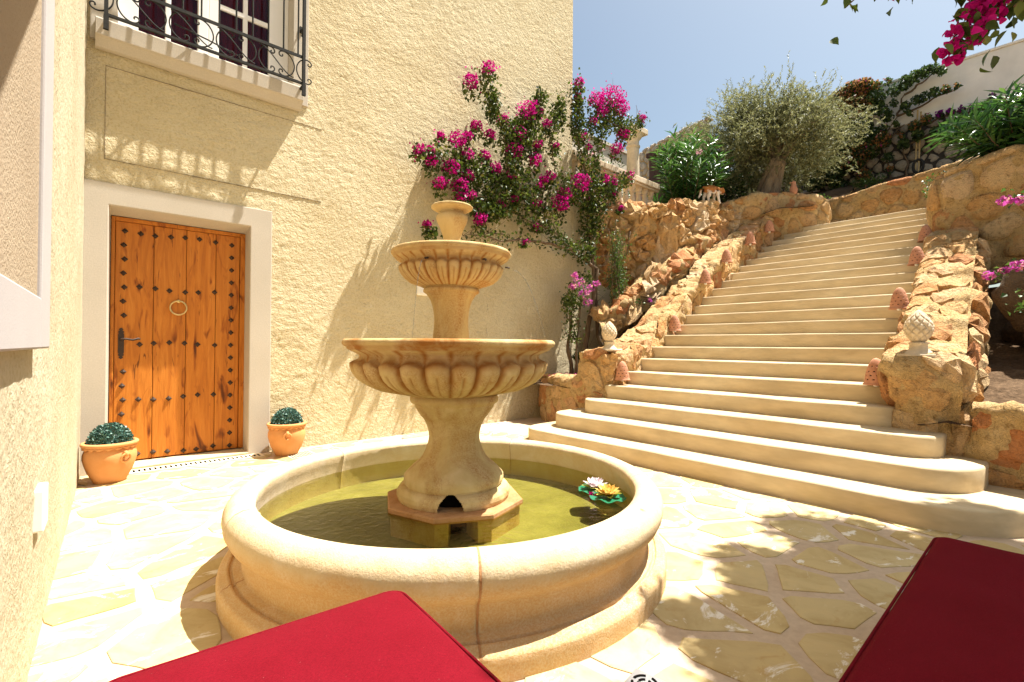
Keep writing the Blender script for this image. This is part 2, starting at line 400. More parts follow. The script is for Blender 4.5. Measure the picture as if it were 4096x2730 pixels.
def clear_mat(name, tint, ior=1.33, ripple=None, base_gloss=0.0):
    m = bpy.data.materials.new(name); m.use_nodes = True; t = m.node_tree; t.nodes.clear()
    out = nn(t, 'ShaderNodeOutputMaterial'); tr = nn(t, 'ShaderNodeBsdfTransparent'); gl = nn(t, 'ShaderNodeBsdfGlossy')
    tr.inputs[0].default_value = (*tint, 1); gl.inputs['Roughness'].default_value = .02
    fr = nn(t, 'ShaderNodeFresnel'); fr.inputs[0].default_value = ior
    mx = nn(t, 'ShaderNodeMixShader')
    if ripple:
        g = nn(t, 'ShaderNodeNewGeometry')
        n1 = tex_noise(t, g.outputs['Position'], ripple[0], 3, .55, .6)
        vm = nn(t, 'ShaderNodeVectorMath'); vm.operation = 'DISTANCE'; t.links.new(g.outputs['Position'], vm.inputs[0]); vm.inputs[1].default_value = (1.33, 1.62, .262)
        rg = math_(t, 'MULTIPLY', math_(t, 'SINE', math_(t, 'MULTIPLY', vm.outputs['Value'], 150)), math_(t, 'POWER', .0001, math_(t, 'MULTIPLY', vm.outputs['Value'], 1.0)))
        bp = nn(t, 'ShaderNodeBump'); bp.inputs['Strength'].default_value = ripple[1]; bp.inputs['Distance'].default_value = .01
        t.links.new(math_(t, 'ADD', n1, math_(t, 'MULTIPLY', rg, .6)), bp.inputs['Height'])
        t.links.new(bp.outputs[0], gl.inputs['Normal']); t.links.new(bp.outputs[0], fr.inputs['Normal'])
    fac = fr.outputs[0]
    if base_gloss: fac = math_(t, 'ADD', fac, base_gloss)
    t.links.new(fac, mx.inputs[0]); t.links.new(tr.outputs[0], mx.inputs[1]); t.links.new(gl.outputs[0], mx.inputs[2]); t.links.new(mx.outputs[0], out.inputs[0])
    return m
M['water'] = clear_mat('pool_water', (.84, .82, .48), 1.33, (22, .55))
M['stream'] = clear_mat('falling_water', (.93, .95, .95), 1.33, None, .12)
M['glass'] = clear_mat('window_glass', (.85, .82, .85), 1.24)

# ------------------------------------------------------------------ helpers: masonry
def clip(poly, px, py, nx, ny):
    out = []; n = len(poly)
    for i in range(n):
        a = poly[i]; b = poly[(i + 1) % n]
        da = (a[0] - px) * nx + (a[1] - py) * ny; db = (b[0] - px) * nx + (b[1] - py) * ny
        if da <= 0: out.append(a)
        if (da < 0 < db) or (db < 0 < da):
            k = da / (da - db); out.append((a[0] + (b[0] - a[0]) * k, a[1] + (b[1] - a[1]) * k))
    return out

def cells(s0, s1, t0, t1, cs, ct, gap, jit=.38, drop=0.0, seed=1):
    """irregular cells (voronoi of a jittered brick lattice) over a rectangle, shrunk by the joint"""
    R = random.Random(seed); P = []
    nt = max(1, round((t1 - t0) / ct)); ns = max(1, round((s1 - s0) / cs))
    for j in range(-1, nt + 1):
        for i in range(-1, ns + 1):
            P.append((s0 + (i + .5 + (.5 if j % 2 else 0) + R.uniform(-jit, jit)) * (s1 - s0) / ns,
                      t0 + (j + .5 + R.uniform(-jit, jit)) * (t1 - t0) / nt))
    out = []
    for a in P:
        if not (s0 <= a[0] <= s1 and t0 <= a[1] <= t1): continue
        if R.random() < drop: continue
        nb = sorted(P, key=lambda b: ((b[0] - a[0]) / cs) ** 2 + ((b[1] - a[1]) / ct) ** 2)[1:14]
        poly = [(s0, t0), (s1, t0), (s1, t1), (s0, t1)]
        for b in nb:
            dx, dy = (b[0] - a[0]), (b[1] - a[1]); L = math.hypot(dx, dy)
            mx, my = (a[0] + b[0]) / 2 - dx / L * gap / 2, (a[1] + b[1]) / 2 - dy / L * gap / 2
            poly = clip(poly, mx, my, dx / L, dy / L)
            if len(poly) < 3: break
        if len(poly) >= 3: out.append(poly)
    return out

def resample(poly, n, smooth=1, R=None, wob=0.0):
    for _ in range(smooth):
        q = []
        for i in range(len(poly)):
            a, b = poly[i], poly[(i + 1) % len(poly)]
            q += [(a[0] * .78 + b[0] * .22, a[1] * .78 + b[1] * .22), (a[0] * .22 + b[0] * .78, a[1] * .22 + b[1] * .78)]
        poly = q
    L = [math.hypot(poly[(i + 1) % len(poly)][0] - poly[i][0], poly[(i + 1) % len(poly)][1] - poly[i][1]) for i in range(len(poly))]
    tot = sum(L); out = []; i = 0; acc = 0
    for k in range(n):
        d = tot * k / n
        while acc + L[i] < d: acc += L[i]; i += 1
        f = (d - acc) / max(L[i], 1e-9); a, b = poly[i], poly[(i + 1) % len(poly)]
        out.append((a[0] + (b[0] - a[0]) * f, a[1] + (b[1] - a[1]) * f))
    if wob and R:
        cx = sum(p[0] for p in out) / n; cy = sum(p[1] for p in out) / n
        out = [(cx + (p[0] - cx) * (1 + R.uniform(-wob, wob)), cy + (p[1] - cy) * (1 + R.uniform(-wob, wob))) for p in out]
    return out

def ribbon(path, w=.4, r=.06, sub=8, wob=.0):
    """a wall surface along a path of (x, y, z_top): s runs along, t>0 down the face, t<0 back over the top.
    The face looks to the right of the way the path runs."""
    P = [Vector(p) for p in path]; pts = []
    for i in range(len(P) - 1):
        p0 = P[max(i - 1, 0)]; p1 = P[i]; p2 = P[i + 1]; p3 = P[min(i + 2, len(P) - 1)]
        for k in range(sub):
            u = k / sub
            cr = .5 * ((2 * p1) + (p2 - p0) * u + (2 * p0 - 5 * p1 + 4 * p2 - p3) * u * u + (3 * p1 - p0 - 3 * p2 + p3) * u ** 3)
            pts.append(p1.lerp(p2, u).lerp(cr, .6))
    pts.append(P[-1])
    acc = [0.0]
    for a, b in zip(pts, pts[1:]): acc.append(acc[-1] + (b - a).length)
    def at(s):
        s = min(max(s, 0), acc[-1]); i = 0
        lo, hi = 0, len(acc) - 2
        while lo < hi:
            mid = (lo + hi + 1) // 2
            if acc[mid] <= s: lo = mid
            else: hi = mid - 1
        i = lo; f = (s - acc[i]) / max(acc[i + 1] - acc[i], 1e-9)
        p = pts[i].lerp(pts[i + 1], f)
        a = pts[max(i - 1, 0)]; b = pts[min(i + 2, len(pts) - 1)]
        d = Vector((b.x - a.x, b.y - a.y, 0)).normalized()
        return p, Vector((d.y, -d.x, 0)), (b - a).normalized()
    def surf(s, t, h=0.0):
        p, n, d = at(s)
        up = d.cross(n); 
        if up.z < 0: up = -up
        # blend face normal -> top normal over the rounded edge
        k = min(max((r - t) / (2 * r), 0), 1); k = k * k * (3 - 2 * k)
        nrm = (n * (1 - k) + up * k).normalized()
        q = Vector(p)
        if t >= 0: q += Vector((0, 0, -t)) 
        else: q += -n * (-t)
        cut = r * .45 * max(0, 1 - abs(t) / r)
        q -= (n + Vector((0, 0, 1))) * cut * .5
        if wob:
            q += nrm * fbm(q, 1.7, 2) * wob
        return q + nrm * h, nrm
    return surf, acc[-1]

def body_mesh(name, surf, s0, s1, t0, t1, ds, dt, mat, parent, rough=.03, back=-.02, sc=4.0, backfn=None):
    ns = max(2, int((s1 - s0) / ds)); nt = max(2, int((t1 - t0) / dt)); V = []
    for i in range(ns + 1):
        for j in range(nt + 1):
            s = s0 + (s1 - s0) * i / ns; t = t0 + (t1 - t0) * j / nt
            p, n = surf(s, t)
            h = back + rough * (fbm(p, sc, 4)) + rough * .8 * max(0, fbm(p + Vector((5, 1, 2)), sc * .45, 2))
            if backfn: h -= backfn(s, t)
            V.append(p + n * h)
    F = [(i * (nt + 1) + j, i * (nt + 1) + j + 1, (i + 1) * (nt + 1) + j + 1, (i + 1) * (nt + 1) + j) for i in range(ns) for j in range(nt)]
    return obj(name, V, F, mat, parent, True)

def lay_stones(name, surf, s0, s1, t0, t1, cs, ct, mat, parent, gap=.03, bulge=.03, n=11, sink=.05, jit=.38, drop=0., seed=1, rough=.5, backfn=None, skip=None, smooth=True):
    R = random.Random(seed + 100)
    for poly in cells(s0, s1, t0, t1, cs, ct, gap, jit, drop, seed):
        A = sum(poly[i][0] * poly[(i + 1) % len(poly)][1] - poly[(i + 1) % len(poly)][0] * poly[i][1] for i in range(len(poly))) / 2
        if abs(A) < cs * ct * .12: continue
        pl = resample(poly, n, 1, R, .05)
        if A < 0: pl = pl[::-1]
        cx = sum(p[0] for p in pl) / n; cy = sum(p[1] for p in pl) / n
        if skip and skip(cx, cy): continue
        hb = bulge * R.uniform(.55, 1.25); tilt = (R.uniform(-.35, .35), R.uniform(-.35, .35))
        rad = math.sqrt(abs(A) / PI)
        V = []
        for sc, h in ((1.0, -sink), (.95, hb * .55), (.62, hb)):
            for (a, b) in pl:
                s = cx + (a - cx) * sc; t = cy + (b - cy) * sc
                hh = h + (0 if h < 0 else hb * (tilt[0] * (a - cx) / rad + tilt[1] * (b - cy) / rad) * sc + R.uniform(-rough, rough) * hb * .6)
                if backfn: hh -= backfn(s, t)
                V.append(surf(s, t, hh)[0])
        V.append(surf(cx, cy, hb * R.uniform(.85, 1.2) - (backfn(cx, cy) if backfn else 0))[0])
        F = []
        for k in range(2):
            F += [(k * n + i, k * n + (i + 1) % n, (k + 1) * n + (i + 1) % n, (k + 1) * n + i) for i in range(n)]
        F += [(2 * n + i, 2 * n + (i + 1) % n, 3 * n) for i in range(n)]
        # orient outward
        nm = surf(cx, cy)[1]; a, b, c = V[2 * n], V[2 * n + 1], V[3 * n]
        if (b - a).cross(c - a).dot(nm) < 0: F = [f[::-1] for f in F]
        obj(name, V, F, mat, parent, smooth)

# ------------------------------------------------------------------ helpers: plants
def quads(name, C, D, N, L, Wd, mat, parent=None, fold=.25, smooth=False):
    """leaf-shaped four-cornered faces: centre C, long axis D, normal N"""
    C = np.asarray(C, float); D = np.asarray(D, float); N = np.asarray(N, float)
    D /= np.linalg.norm(D, axis=1)[:, None] + 1e-9
    Sd = np.cross(D, N); Sd /= np.linalg.norm(Sd, axis=1)[:, None] + 1e-9
    N = np.cross(Sd, D)
    n = len(C); L = np.broadcast_to(L, (n,))[:, None]; Wd = np.broadcast_to(Wd, (n,))[:, None]
    b = C - D * L * .5; tip = C + D * L * .5 - N * L * .12
    l = C - D * L * .05 + Sd * Wd * .5 + N * Wd * fold; r = C - D * L * .05 - Sd * Wd * .5 + N * Wd * fold
    V = np.stack([b, l, tip, r], 1).reshape(-1, 3)
    me = bpy.data.meshes.new(name); me.vertices.add(4 * n); me.vertices.foreach_set('co', V.ravel())
    me.loops.add(6 * n); me.polygons.add(2 * n)
    base = (np.arange(n) * 4)[:, None]
    me.loops.foreach_set('vertex_index', (base + np.array([0, 2, 1, 0, 3, 2])).ravel().astype(np.int32))
    me.polygons.foreach_set('loop_start', (np.arange(2 * n) * 3).astype(np.int32))
    me.polygons.foreach_set('loop_total', np.full(2 * n, 3, np.int32))
    me.update(calc_edges=True); me.validate()
    me.materials.append(mat)
    o = bpy.data.objects.new(name, me); link(o)
    if parent is not None: adopt(o, parent)
    if 'cluster' not in name and 'blossom' not in name: o['kind'] = 'stuff'
    return o

def ovate(name, C, D, N, L, Wd, mat, parent, fold=.3):
    """near leaves: pointed oval blades folded along the midrib"""
    C = np.asarray(C, float); D = np.asarray(D, float); N = np.asarray(N, float); n = len(C)
    D = D / (np.linalg.norm(D, axis=1)[:, None] + 1e-9); Sd = np.cross(D, N); Sd /= np.linalg.norm(Sd, axis=1)[:, None] + 1e-9; N = np.cross(Sd, D)
    L = np.broadcast_to(L, (n,))[:, None]; Wd = np.broadcast_to(Wd, (n,))[:, None]
    cols = [C - D * L * .5]
    for u, w in ((.16, .62), (.38, 1.0), (.64, .78), (.86, .30)):
        m_ = C + D * L * (u - .5) - N * L * .16 * u * u
        for sg in (1, 0, -1): cols.append(m_ + Sd * Wd * .5 * w * sg + N * Wd * fold * w * abs(sg) * .6)
    cols.append(C + D * L * .5 - N * L * .2)
    V = np.stack(cols, 1).reshape(-1, 3); F = []
    T = [(0, 2, 1), (0, 3, 2)] + [f for r in range(3) for f in ((1 + 3 * r, 2 + 3 * r, 5 + 3 * r, 4 + 3 * r), (2 + 3 * r, 3 + 3 * r, 6 + 3 * r, 5 + 3 * r))] + [(10, 11, 13), (11, 12, 13)]
    for i in range(n): F += [tuple(j + 14 * i for j in f) for f in T]
    o = obj(name, V, F, mat, parent, True)
    if 'cluster' not in name: o['kind'] = 'stuff'
    return o

def runit(n):
    v = rng.normal(size=(n, 3)); return v / (np.linalg.norm(v, axis=1)[:, None] + 1e-9)

def blob_pts(c, r, n, shell=.5):
    u = runit(n); k = rng.random(n) ** (1 / 3.); k = shell + (1 - shell) * k if shell > 0 else k
    return np.asarray(c) + u * k[:, None] * np.asarray(r), u

def along(pts, n, rad):
    P = np.asarray(pts, float); seg = np.linalg.norm(np.diff(P, axis=0), axis=1); acc = np.r_[0, np.cumsum(seg)]
    d = rng.random(n) * acc[-1]; i = np.clip(np.searchsorted(acc, d) - 1, 0, len(seg) - 1)
    f = (d - acc[i]) / seg[i]
    return P[i] * (1 - f)[:, None] + P[i + 1] * f[:, None] + rng.normal(size=(n, 3)) * rad

def leaves_from(name, pts, mat, parent, L, Wd, droop=.4, outward=None):
    pts = np.asarray(pts); n = len(pts)
    N = runit(n) * .8 + np.array([0, 0, .9]) + (0 if outward is None else outward * .6)
    D = runit(n) + np.array([0, 0, -droop])
    s = rng.uniform(.65, 1.25, n)
    return quads(name, pts, D, N, L * s, Wd * s, mat, parent)

def flower_cluster(c, r, mat, parent, n=None, name='flower_cluster', size=.042, flat=.8):
    n = n or int(50 + 5200 * r * r)
    u = runit(n); p = np.asarray(c) + u * r * rng.uniform(.55, 1.05, n)[:, None] * np.array([1, 1, flat])
    N = u + runit(n) * .7; D = runit(n)
    s = rng.uniform(.7, 1.2, n) * size
    return quads(name, p, D, N, s, s * .85, mat, parent, .3)

def wander(p0, p1, n, amp, seed=0):
    p0 = Vector(p0); p1 = Vector(p1); out = []
    for i in range(n + 1):
        f = i / n; q = p0.lerp(p1, f); e = math.sin(PI * f) ** .5 if 0 < f < 1 else 0
        out.append(q + Vector((noise.noise(Vector((f * 3 + seed, 1.3, seed))), noise.noise(Vector((2.1, f * 3 + seed, seed))), noise.noise(Vector((seed, 4.2, f * 3))))) * amp * e)
    return out

# ================================================================== SETTING
def sheet(name, x0, x1, y0, y1, z, mat):
    o = obj(name, [(x0, y0, z), (x1, y0, z), (x1, y1, z), (x0, y1, z)], [(0, 1, 2, 3)], mat)
    return props(o, kind='structure')
sheet('ground', -400, 400, -400, 400, -.03, M['ground'])
patio = sheet('patio', -.5, 6.4, -4.5, 5.62, 0.0, M['mortar_floor'])

# crazy paving, every flag its own slab 5 mm proud of the joint
Rf = random.Random(5)
def in_patio(x, y):
    if x < -.26 + .042 * y + .03: return False
    if math.hypot(x - 1.607, y - 2.293) < 1.13: return False
    if x > 4.02: return False
    if .33 < x < 1.45 and y > 5.4: return False
    return True
for poly in cells(-.5, 4.6, -1.6, 5.6, .41, .29, .062, .46, 0, 31):
    cx = sum(p[0] for p in poly) / len(poly); cy = sum(p[1] for p in poly) / len(poly)
    a = .5
    if not in_patio(cx, cy): 
        if math.hypot(cx - 1.607, cy - 2.293) < 1.0 or cx > 4.2 or cx < -.5: continue
    poly = [(max(p[0], -.235 + .042 * p[1]), min(p[1], 5.57)) for p in poly]
    pl = resample(poly, 14, 0, Rf, .03)
    h = .0035 + Rf.uniform(0, .0025)
    V = [(x, y, -.004) for x, y in pl] + [(x, y, h - .0015) for x, y in pl] + [(cx + (x - cx) * .975, cy + (y - cy) * .975, h) for x, y in pl]
    n = 14
    F = [(i, (i + 1) % n, n + (i + 1) % n, n + i) for i in range(n)] + [(n + i, n + (i + 1) % n, 2 * n + (i + 1) % n, 2 * n + i) for i in range(n)] + [tuple(range(2 * n, 3 * n))]
    obj('flagstone', V, F, M['flag'], patio)

# ------------------------------------------------------------------ main house
villa = empty('villa', (3.2, 5.6, 0), 'tall cream villa with rough plaster, wooden door and grilled window', 'house')
WY = 5.6
def relief(x, z):
    k = .55 + .9 * max(0, .5 + noise.noise(Vector((x * .9, 4.4, z * .9))))
    return k * (.0024 * noise.noise(Vector((x * 7 + z * 3, 1.7, z * 15 - x * 4))) + .0032 * noise.noise(Vector((x * 18 + z * 6, 8.1, z * 30)))) + .0042 * noise.noise(Vector((x * 40, 5, z * 52))) + .004 * noise.noise(Vector((x * 2, 3, z * 2)))
def render_wall():
    holes = [(.03, 1.52, -1, 2.555), (.05, 1.87, 3.81, 5.75)]
    st = .020; xs = np.arange(-.06, 6.35 + st * .5, (6.41) / round(6.41 / st)); zs = np.arange(-.02, 7.6, st)
    V = []; idx = {}
    def vid(i, j):
        if (i, j) not in idx:
            x, z = xs[i], zs[j]
            y = WY - .006 + (relief(x, z) if i < len(xs) - 1 else 0)
            idx[(i, j)] = len(V); V.append((x, y, z))
        return idx[(i, j)]
    F = []
    for i in range(len(xs) - 1):
        for j in range(len(zs) - 1):
            cx = (xs[i] + xs[i + 1]) / 2; cz = (zs[j] + zs[j + 1]) / 2
            if any(a < cx < b and c < cz < d for a, b, c, d in holes): continue
            F.append((vid(i, j), vid(i + 1, j), vid(i + 1, j + 1), vid(i, j + 1)))
    return obj('front_wall', V, F, M['plaster'], villa, True)
render_wall()
b = MB(); b.box(6.0, 6.349, WY - .004, 9.4, -.02, 7.59); b.box(-.1, 6.0, 8.5, 9.0, 0, 7.59); b.build('end_wall', M['plaster'], villa)
b = MB(); b.box(-.3, 6.0, WY + .02, 9.4, 7.6, 7.75); b.build('roof', M['plaster'], villa)
# panel scored in the plaster above the door (a fine dark joint)
b = MB(); t_ = .0035
for (x0, x1, z0, z1) in ((.15, .15 + t_, 2.77, 3.60), (.15, 2.05, 3.599, 3.6025), (.15, 2.05, 2.774, 2.7775)):
    b.box(x0, x1, WY - .011, WY + .01, z0, z1)
b.build('scored_joint', M['olive_bark'], villa)

# door surround with its splayed reveal
b = MB()
yF, yB = WY - .022, 5.86
xo0, xo1, zo = .0, 1.53, 2.566
xi0, xi1, zi = .186, 1.32, 2.372      # front edge of the opening
xd0, xd1, zd = .212, 1.328, 2.325     # at the door
V = [(xo0, yF, -.02), (xi0, yF, -.02), (xi0, yF, zi), (xi1, yF, zi), (xi1, yF, -.02), (xo1, yF, -.02), (xo1, yF, zo), (xo0, yF, zo),
     (xo1, WY + .05, -.02), (xo1, WY + .05, zo), (xo0, WY + .05, zo), (xd0, yB, -.02), (xd0, yB, zd), (xd1, yB, zd), (xd1, yB, -.02), (xo0, WY + .05, -.02)]
F = [(0, 1, 2, 7), (7, 2, 3, 6), (3, 4, 5, 6), (5, 8, 9, 6), (6, 9, 10, 7), (1, 11, 12, 2), (2, 12, 13, 3), (3, 13, 14, 4), (0, 7, 10, 15)]
bevel(b.add(V, F).build('door_surround', M['trim'], villa), .008, 2)
b = MB(); b.box(.19, 1.325, 5.565, 5.9, -.02, .03); bevel(b.build('threshold', M['step'], villa), .008)
# door leaf
DY = 5.82
door = MB().box(.22, 1.32, DY + .03, DY + .06, .035, 2.33).build('door', M['wood'], villa)
edges = [.243, .535, .80, 1.057, 1.278]
for k in range(4):
    bevel(MB().box(edges[k] + .002, edges[k + 1] - .002, DY, DY + .029, .045, 2.285).build('plank', M['wood'], door), .004, 2)
fr = MB(); fr.box(.213, .241, DY - .012, DY + .05, .04, 2.325); fr.box(1.281, 1.327, DY - .012, DY + .05, .04, 2.325); fr.box(.241, 1.281, DY - .012, DY + .05, 2.288, 2.325)
bevel(fr.build('door_frame', M['wood'], villa), .004)
def share(name, me, parent, loc, rot=None, sc=None):
    o = bpy.data.objects.new(name, me); link(o); adopt(o, parent); o.location = loc
    if rot: o.rotation_euler = rot
    if sc: o.scale = sc
    return o
_s = .027
stud_me = mesh_from('stud', [(-_s, 0, 0), (0, 0, -_s), (_s, 0, 0), (0, 0, _s), (-_s * .85, -.008, 0), (0, -.008, -_s * .85), (_s * .85, -.008, 0), (0, -.008, _s * .85), (0, -.022, 0)],
    [(0, 1, 5, 4), (1, 2, 6, 5), (2, 3, 7, 6), (3, 0, 4, 7), (4, 5, 8), (5, 6, 8), (6, 7, 8), (7, 4, 8)], M['rust_iron'])
for i in range(17):
    z = 2.20 - .132 * i
    if i not in (7, 8, 9): share('stud', stud_me, door, (.305 if i % 2 else .313, DY - .001, z))
    share('stud', stud_me, door, (1.20, DY - .001, z - .01))
    if i % 4 == 0:
        for x in (.43, .545, .665, .79, .905, 1.05): share('stud', stud_me, door, (x + .004 * math.sin(i + x * 30), DY - .001, z + .012 * math.sin(x * 9 + i)))
b = MB(); out = []
for k in range(25):   # lock plate outline with lobed ends
    z = 1.0 + .29 * k / 24; e = min(k, 24 - k)
    w = .022 if 5 <= e else (.004, .017, .010, .024, .016)[e]
    out.append((w, z))
V = [(.295 - w, DY - .007, z) for w, z in out] + [(.295 + w, DY - .007, z) for w, z in out] + [(.295 - w, DY + .002, z) for w, z in out] + [(.295 + w, DY + .002, z) for w, z in out]
n = 25
b.add(V, [(i, n + i, n + i + 1, i + 1) for i in range(n - 1)] + [(i, i + 1, 2 * n + i + 1, 2 * n + i) for i in range(n - 1)] + [(n + i, 3 * n + i, 3 * n + i + 1, n + i + 1) for i in range(n - 1)])
b.build('lock_plate', M['rust_iron'], door)
MB().tube([(.295, DY, 1.185), (.297, DY - .05, 1.185), (.33, DY - .055, 1.187), (.38, DY - .052, 1.178), (.42, DY - .05, 1.192), (.435, DY - .05, 1.186)], [.011, .010, .009, .009, .010, .008], 8).build('handle', M['rust_iron'], door, True)
kn = MB(); kn.tube([(.735 + .068 * math.cos(a), DY - .022 - .004 * math.cos(a), 1.50 + .068 * math.sin(a)) for a in np.linspace(0, 2 * PI, 33)], .0075, 8, False)
kn.build('ring_knocker', M['brass'], door, True)
MB().lathe([(.0, -.02), (.012, -.018), (.017, -.008), (.017, .004), (.010, .014), (0, .016)], 16, (.735, DY - .018, 1.568)).build('knocker_boss', M['brass'], door, True)

# ------------------------------------------------------------------ grilled window over the door
b = MB()
b.box(.04, .23, WY - .03, WY + .2, 3.80, 5.9); b.box(1.72, 1.885, WY - .03, WY + .2, 3.80, 5.9); b.box(.23, 1.72, WY - .03, WY + .2, 5.75, 5.9)
b.box(.23, 1.72, WY - .03, WY + .2, 3.80, 3.96)
bevel(b.build('window_surround', M['trim'], villa), .006)
# sill: stepped moulding, swept along x
prof = [(WY - .02, 3.72), (WY - .06, 3.725), (WY - .09, 3.76), (WY - .12, 3.79), (WY - .141, 3.80), (WY - .145, 3.935), (WY - .135, 3.947), (WY - .02, 3.962)]
b = MB(); V = [(x, y, z) for x in (.075, 1.80) for (y, z) in prof]; m = len(prof)
b.add(V, [(i, m + i, m + i + 1, i + 1) for i in range(m - 1)] + [tuple(range(m)), tuple(range(2 * m - 1, m - 1, -1))])
bevel(b.build('sill', M['trim'], villa), .004)
win = MB().box(.23, 1.72, 5.93, 5.95, 3.96, 5.75).build('window', M['curtain'], villa)
fr = MB(); fy0, fy1 = 5.74, 5.80
for x0, x1 in ((.23, .385), (.86, .95), (.952, 1.045), (1.52, 1.72)): fr.box(x0, x1, fy0 + (.006 if x0 == .952 else 0), fy1, 3.962, 5.74)
for x0, x1 in ((.385, .86), (1.045, 1.52)):
    fr.box(x0, x1, fy0 + .012, fy1, 3.962, 4.02); fr.box(x0, x1, fy0 + .012, fy1, 5.6, 5.74)
    fr.box(x0, x1, fy0 + .016, fy1 - .01, 4.615, 4.665); fr.box(x0, x1, fy0 + .016, fy1 - .01, 5.18, 5.23)
for x0 in (.593, 1.268): fr.box(x0, x0 + .045, fy0 + .019, fy1 - .012, 4.02, 5.6)
bevel(fr.build('frame', M['window_white'], win), .006)
for x0, x1 in ((.385, .593), (.638, .86), (1.045, 1.268), (1.313, 1.52)):
    for z0, z1 in ((4.02, 4.615), (4.665, 5.18), (5.23, 5.6)):
        MB().box(x0, x1, fy0 + .038, fy0 + .042, z0, z1).build('pane', M['glass'], win)
V = []; nx = 90
for j in range(2):
    for i in range(nx + 1):
        x = .39 + 1.13 * i / nx; V.append((x, 5.865 + .02 * math.sin(x * 60) + .008 * math.sin(x * 143), 3.97 + 1.75 * j))
obj('curtain', V, [(i, i + 1, nx + 2 + i, nx + 1 + i) for i in range(nx)], M['curtain'], win, True)

# wrought-iron grille: scroll band below, plain bars above
RY = 5.36
grille = MB().box(.13, 1.775, RY - .012, RY + .012, 3.922, 3.944).build('window_grille', M['iron'], villa)
MB().box(.13, 1.775, RY - .013, RY - .001, 4.195, 4.225).build('rail', M['iron'], grille)
MB().box(.13, 1.775, RY - .012, RY - .002, 5.36, 5.38).build('rail', M['iron'], grille)
for x in (.13, 1.751):
    bb = MB(); bb.box(x - .002, x + .026, RY - .02, RY + .014, 3.86, 5.4); bb.box(x + .002, x + .022, RY + .014, WY, 3.905, 3.925); bb.box(x + .002, x + .022, RY + .014, WY, 5.3, 5.32)
    bb.box(x - .006, x + .030, RY - .026, RY + .0, 3.80, 3.92)
    bb.build('bracket_post', M['iron'], grille)
for i in range(11):
    x = .245 + .146 * i
    MB().tube([(x, RY, 4.215), (x, RY, 5.37)], .0085, 6, False).build('bar', M['iron'], grille)
def cscroll(h, turns=1.55, n=64, open_=1.0):
    """a C-scroll of height h: curvature grows towards both ends; returns points (u, v), mouth to +u"""
    P = [(0.0, 0.0)]; th = 0.0; half = []
    L = 1.0
    for k in range(n):
        s = k / n; kap = 2.2 + 26 * s ** 4.2 * turns / 1.55
        th += kap / n; half.append((th,))
        x, y = P[-1]; P.append((x + math.sin(th) / n, y + math.cos(th) / n))
    top = P; bot = [(x, -y) for x, y in P]
    pts = bot[::-1] + top[1:]
    vs = [p[1] for p in pts]; k = h / (max(vs) - min(vs))
    return [(x * k, y * k) for x, y in pts]
cs_ = cscroll(.255)
scroll = MB()
for i in range(5):
    x = .20 + .37 * i
    for sgn in (1, -1):
        scroll.tube([(x + sgn * (.012 + u * 1.0) + .0, RY + .002 * sgn, 4.072 + v) for u, v in cs_], .0065, 6)
        if i < 4:
            xm = x + .185
for i in range(4):
    xa = .20 + .37 * i
    scroll.tube([(xa + .02 + .33 * f, RY - .006, 4.185 - .225 * (f * f * (3 - 2 * f))) for f in np.linspace(0, 1, 16)], .006, 6)
scroll.tube([(.62, RY + .0, 4.07), (.9, RY + .10, 4.085), (1.18, RY + .22, 4.10)], .007, 6)
scroll.build('scrollwork', M['iron'], grille, True)
hk = MB(); hk.tube([(1.80, WY - .03, 4.62), (1.80, WY - .07, 4.62), (1.80, WY - .085, 4.58), (1.80, WY - .075, 4.53), (1.80, WY - .06, 4.55)], .009, 6); hk.box(1.785, 1.815, WY - .045, WY - .03, 4.59, 4.66)
hk.build('shutter_stay', M['iron'], villa)
# little bell box on the wall
bb = MB(); bb.box(3.29, 3.47, WY - .055, WY, 1.80, 1.98)
o = bb.build('doorbell_box', M['plastic'], None); o.location = (0, 0, 0); bevel(o, .03, 4)
props(o, 'small white plastic box on the cream wall behind the fountain column', 'electrical box')
bb = MB(); bb.box(3.33, 3.44, WY - .06, WY - .05, 1.83, 1.87); adopt(bb.build('cover', M['window_white']), o)
bb = MB(); bb.tube([(3.42, WY - .054, 1.95), (3.42, WY - .062, 1.95)], .012, 10); adopt(bb.build('button', M['void']), o)

# ------------------------------------------------------------------ left wing
wing = empty('house_wing', (-.1, 3, 0), 'bright streaked plaster wall of the house wing at the left edge', 'wall')
LA = math.atan(.042)
def lw(y, off=0.0, z=0.0):
    return Vector((-.215 + .042 * y + off, y, z))
V = []; ny, nz = 150, 160; y0, y1 = -2.0, 5.60
for i in range(ny + 1):
    for j in range(nz + 1):
        y = y0 + (y1 - y0) * i / ny; z = -.02 + 7.6 * j / nz
        V.append(lw(y, .004 * noise.noise(Vector((y * 9, z * 6, 3))) + .003 * noise.noise(Vector((y * 25, z * 19, 9))), z))
F = [(i * (nz + 1) + j, i * (nz + 1) + j + 1, (i + 1) * (nz + 1) + j + 1, (i + 1) * (nz + 1) + j) for i in range(ny) for j in range(nz)]
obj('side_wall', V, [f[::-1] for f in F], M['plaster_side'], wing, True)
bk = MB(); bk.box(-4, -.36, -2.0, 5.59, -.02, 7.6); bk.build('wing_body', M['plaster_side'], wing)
def lwbox(ya, yb, o0, o1, z0, z1):
    V = []
    for z in (z0, z1):
        for y in (ya, yb):
            for o in (o0, o1): V.append(lw(y, o, z))
    return V, [(0, 2, 3, 1), (4, 5, 7, 6), (0, 1, 5, 4), (2, 6, 7, 3), (0, 4, 6, 2), (1, 3, 7, 5)]
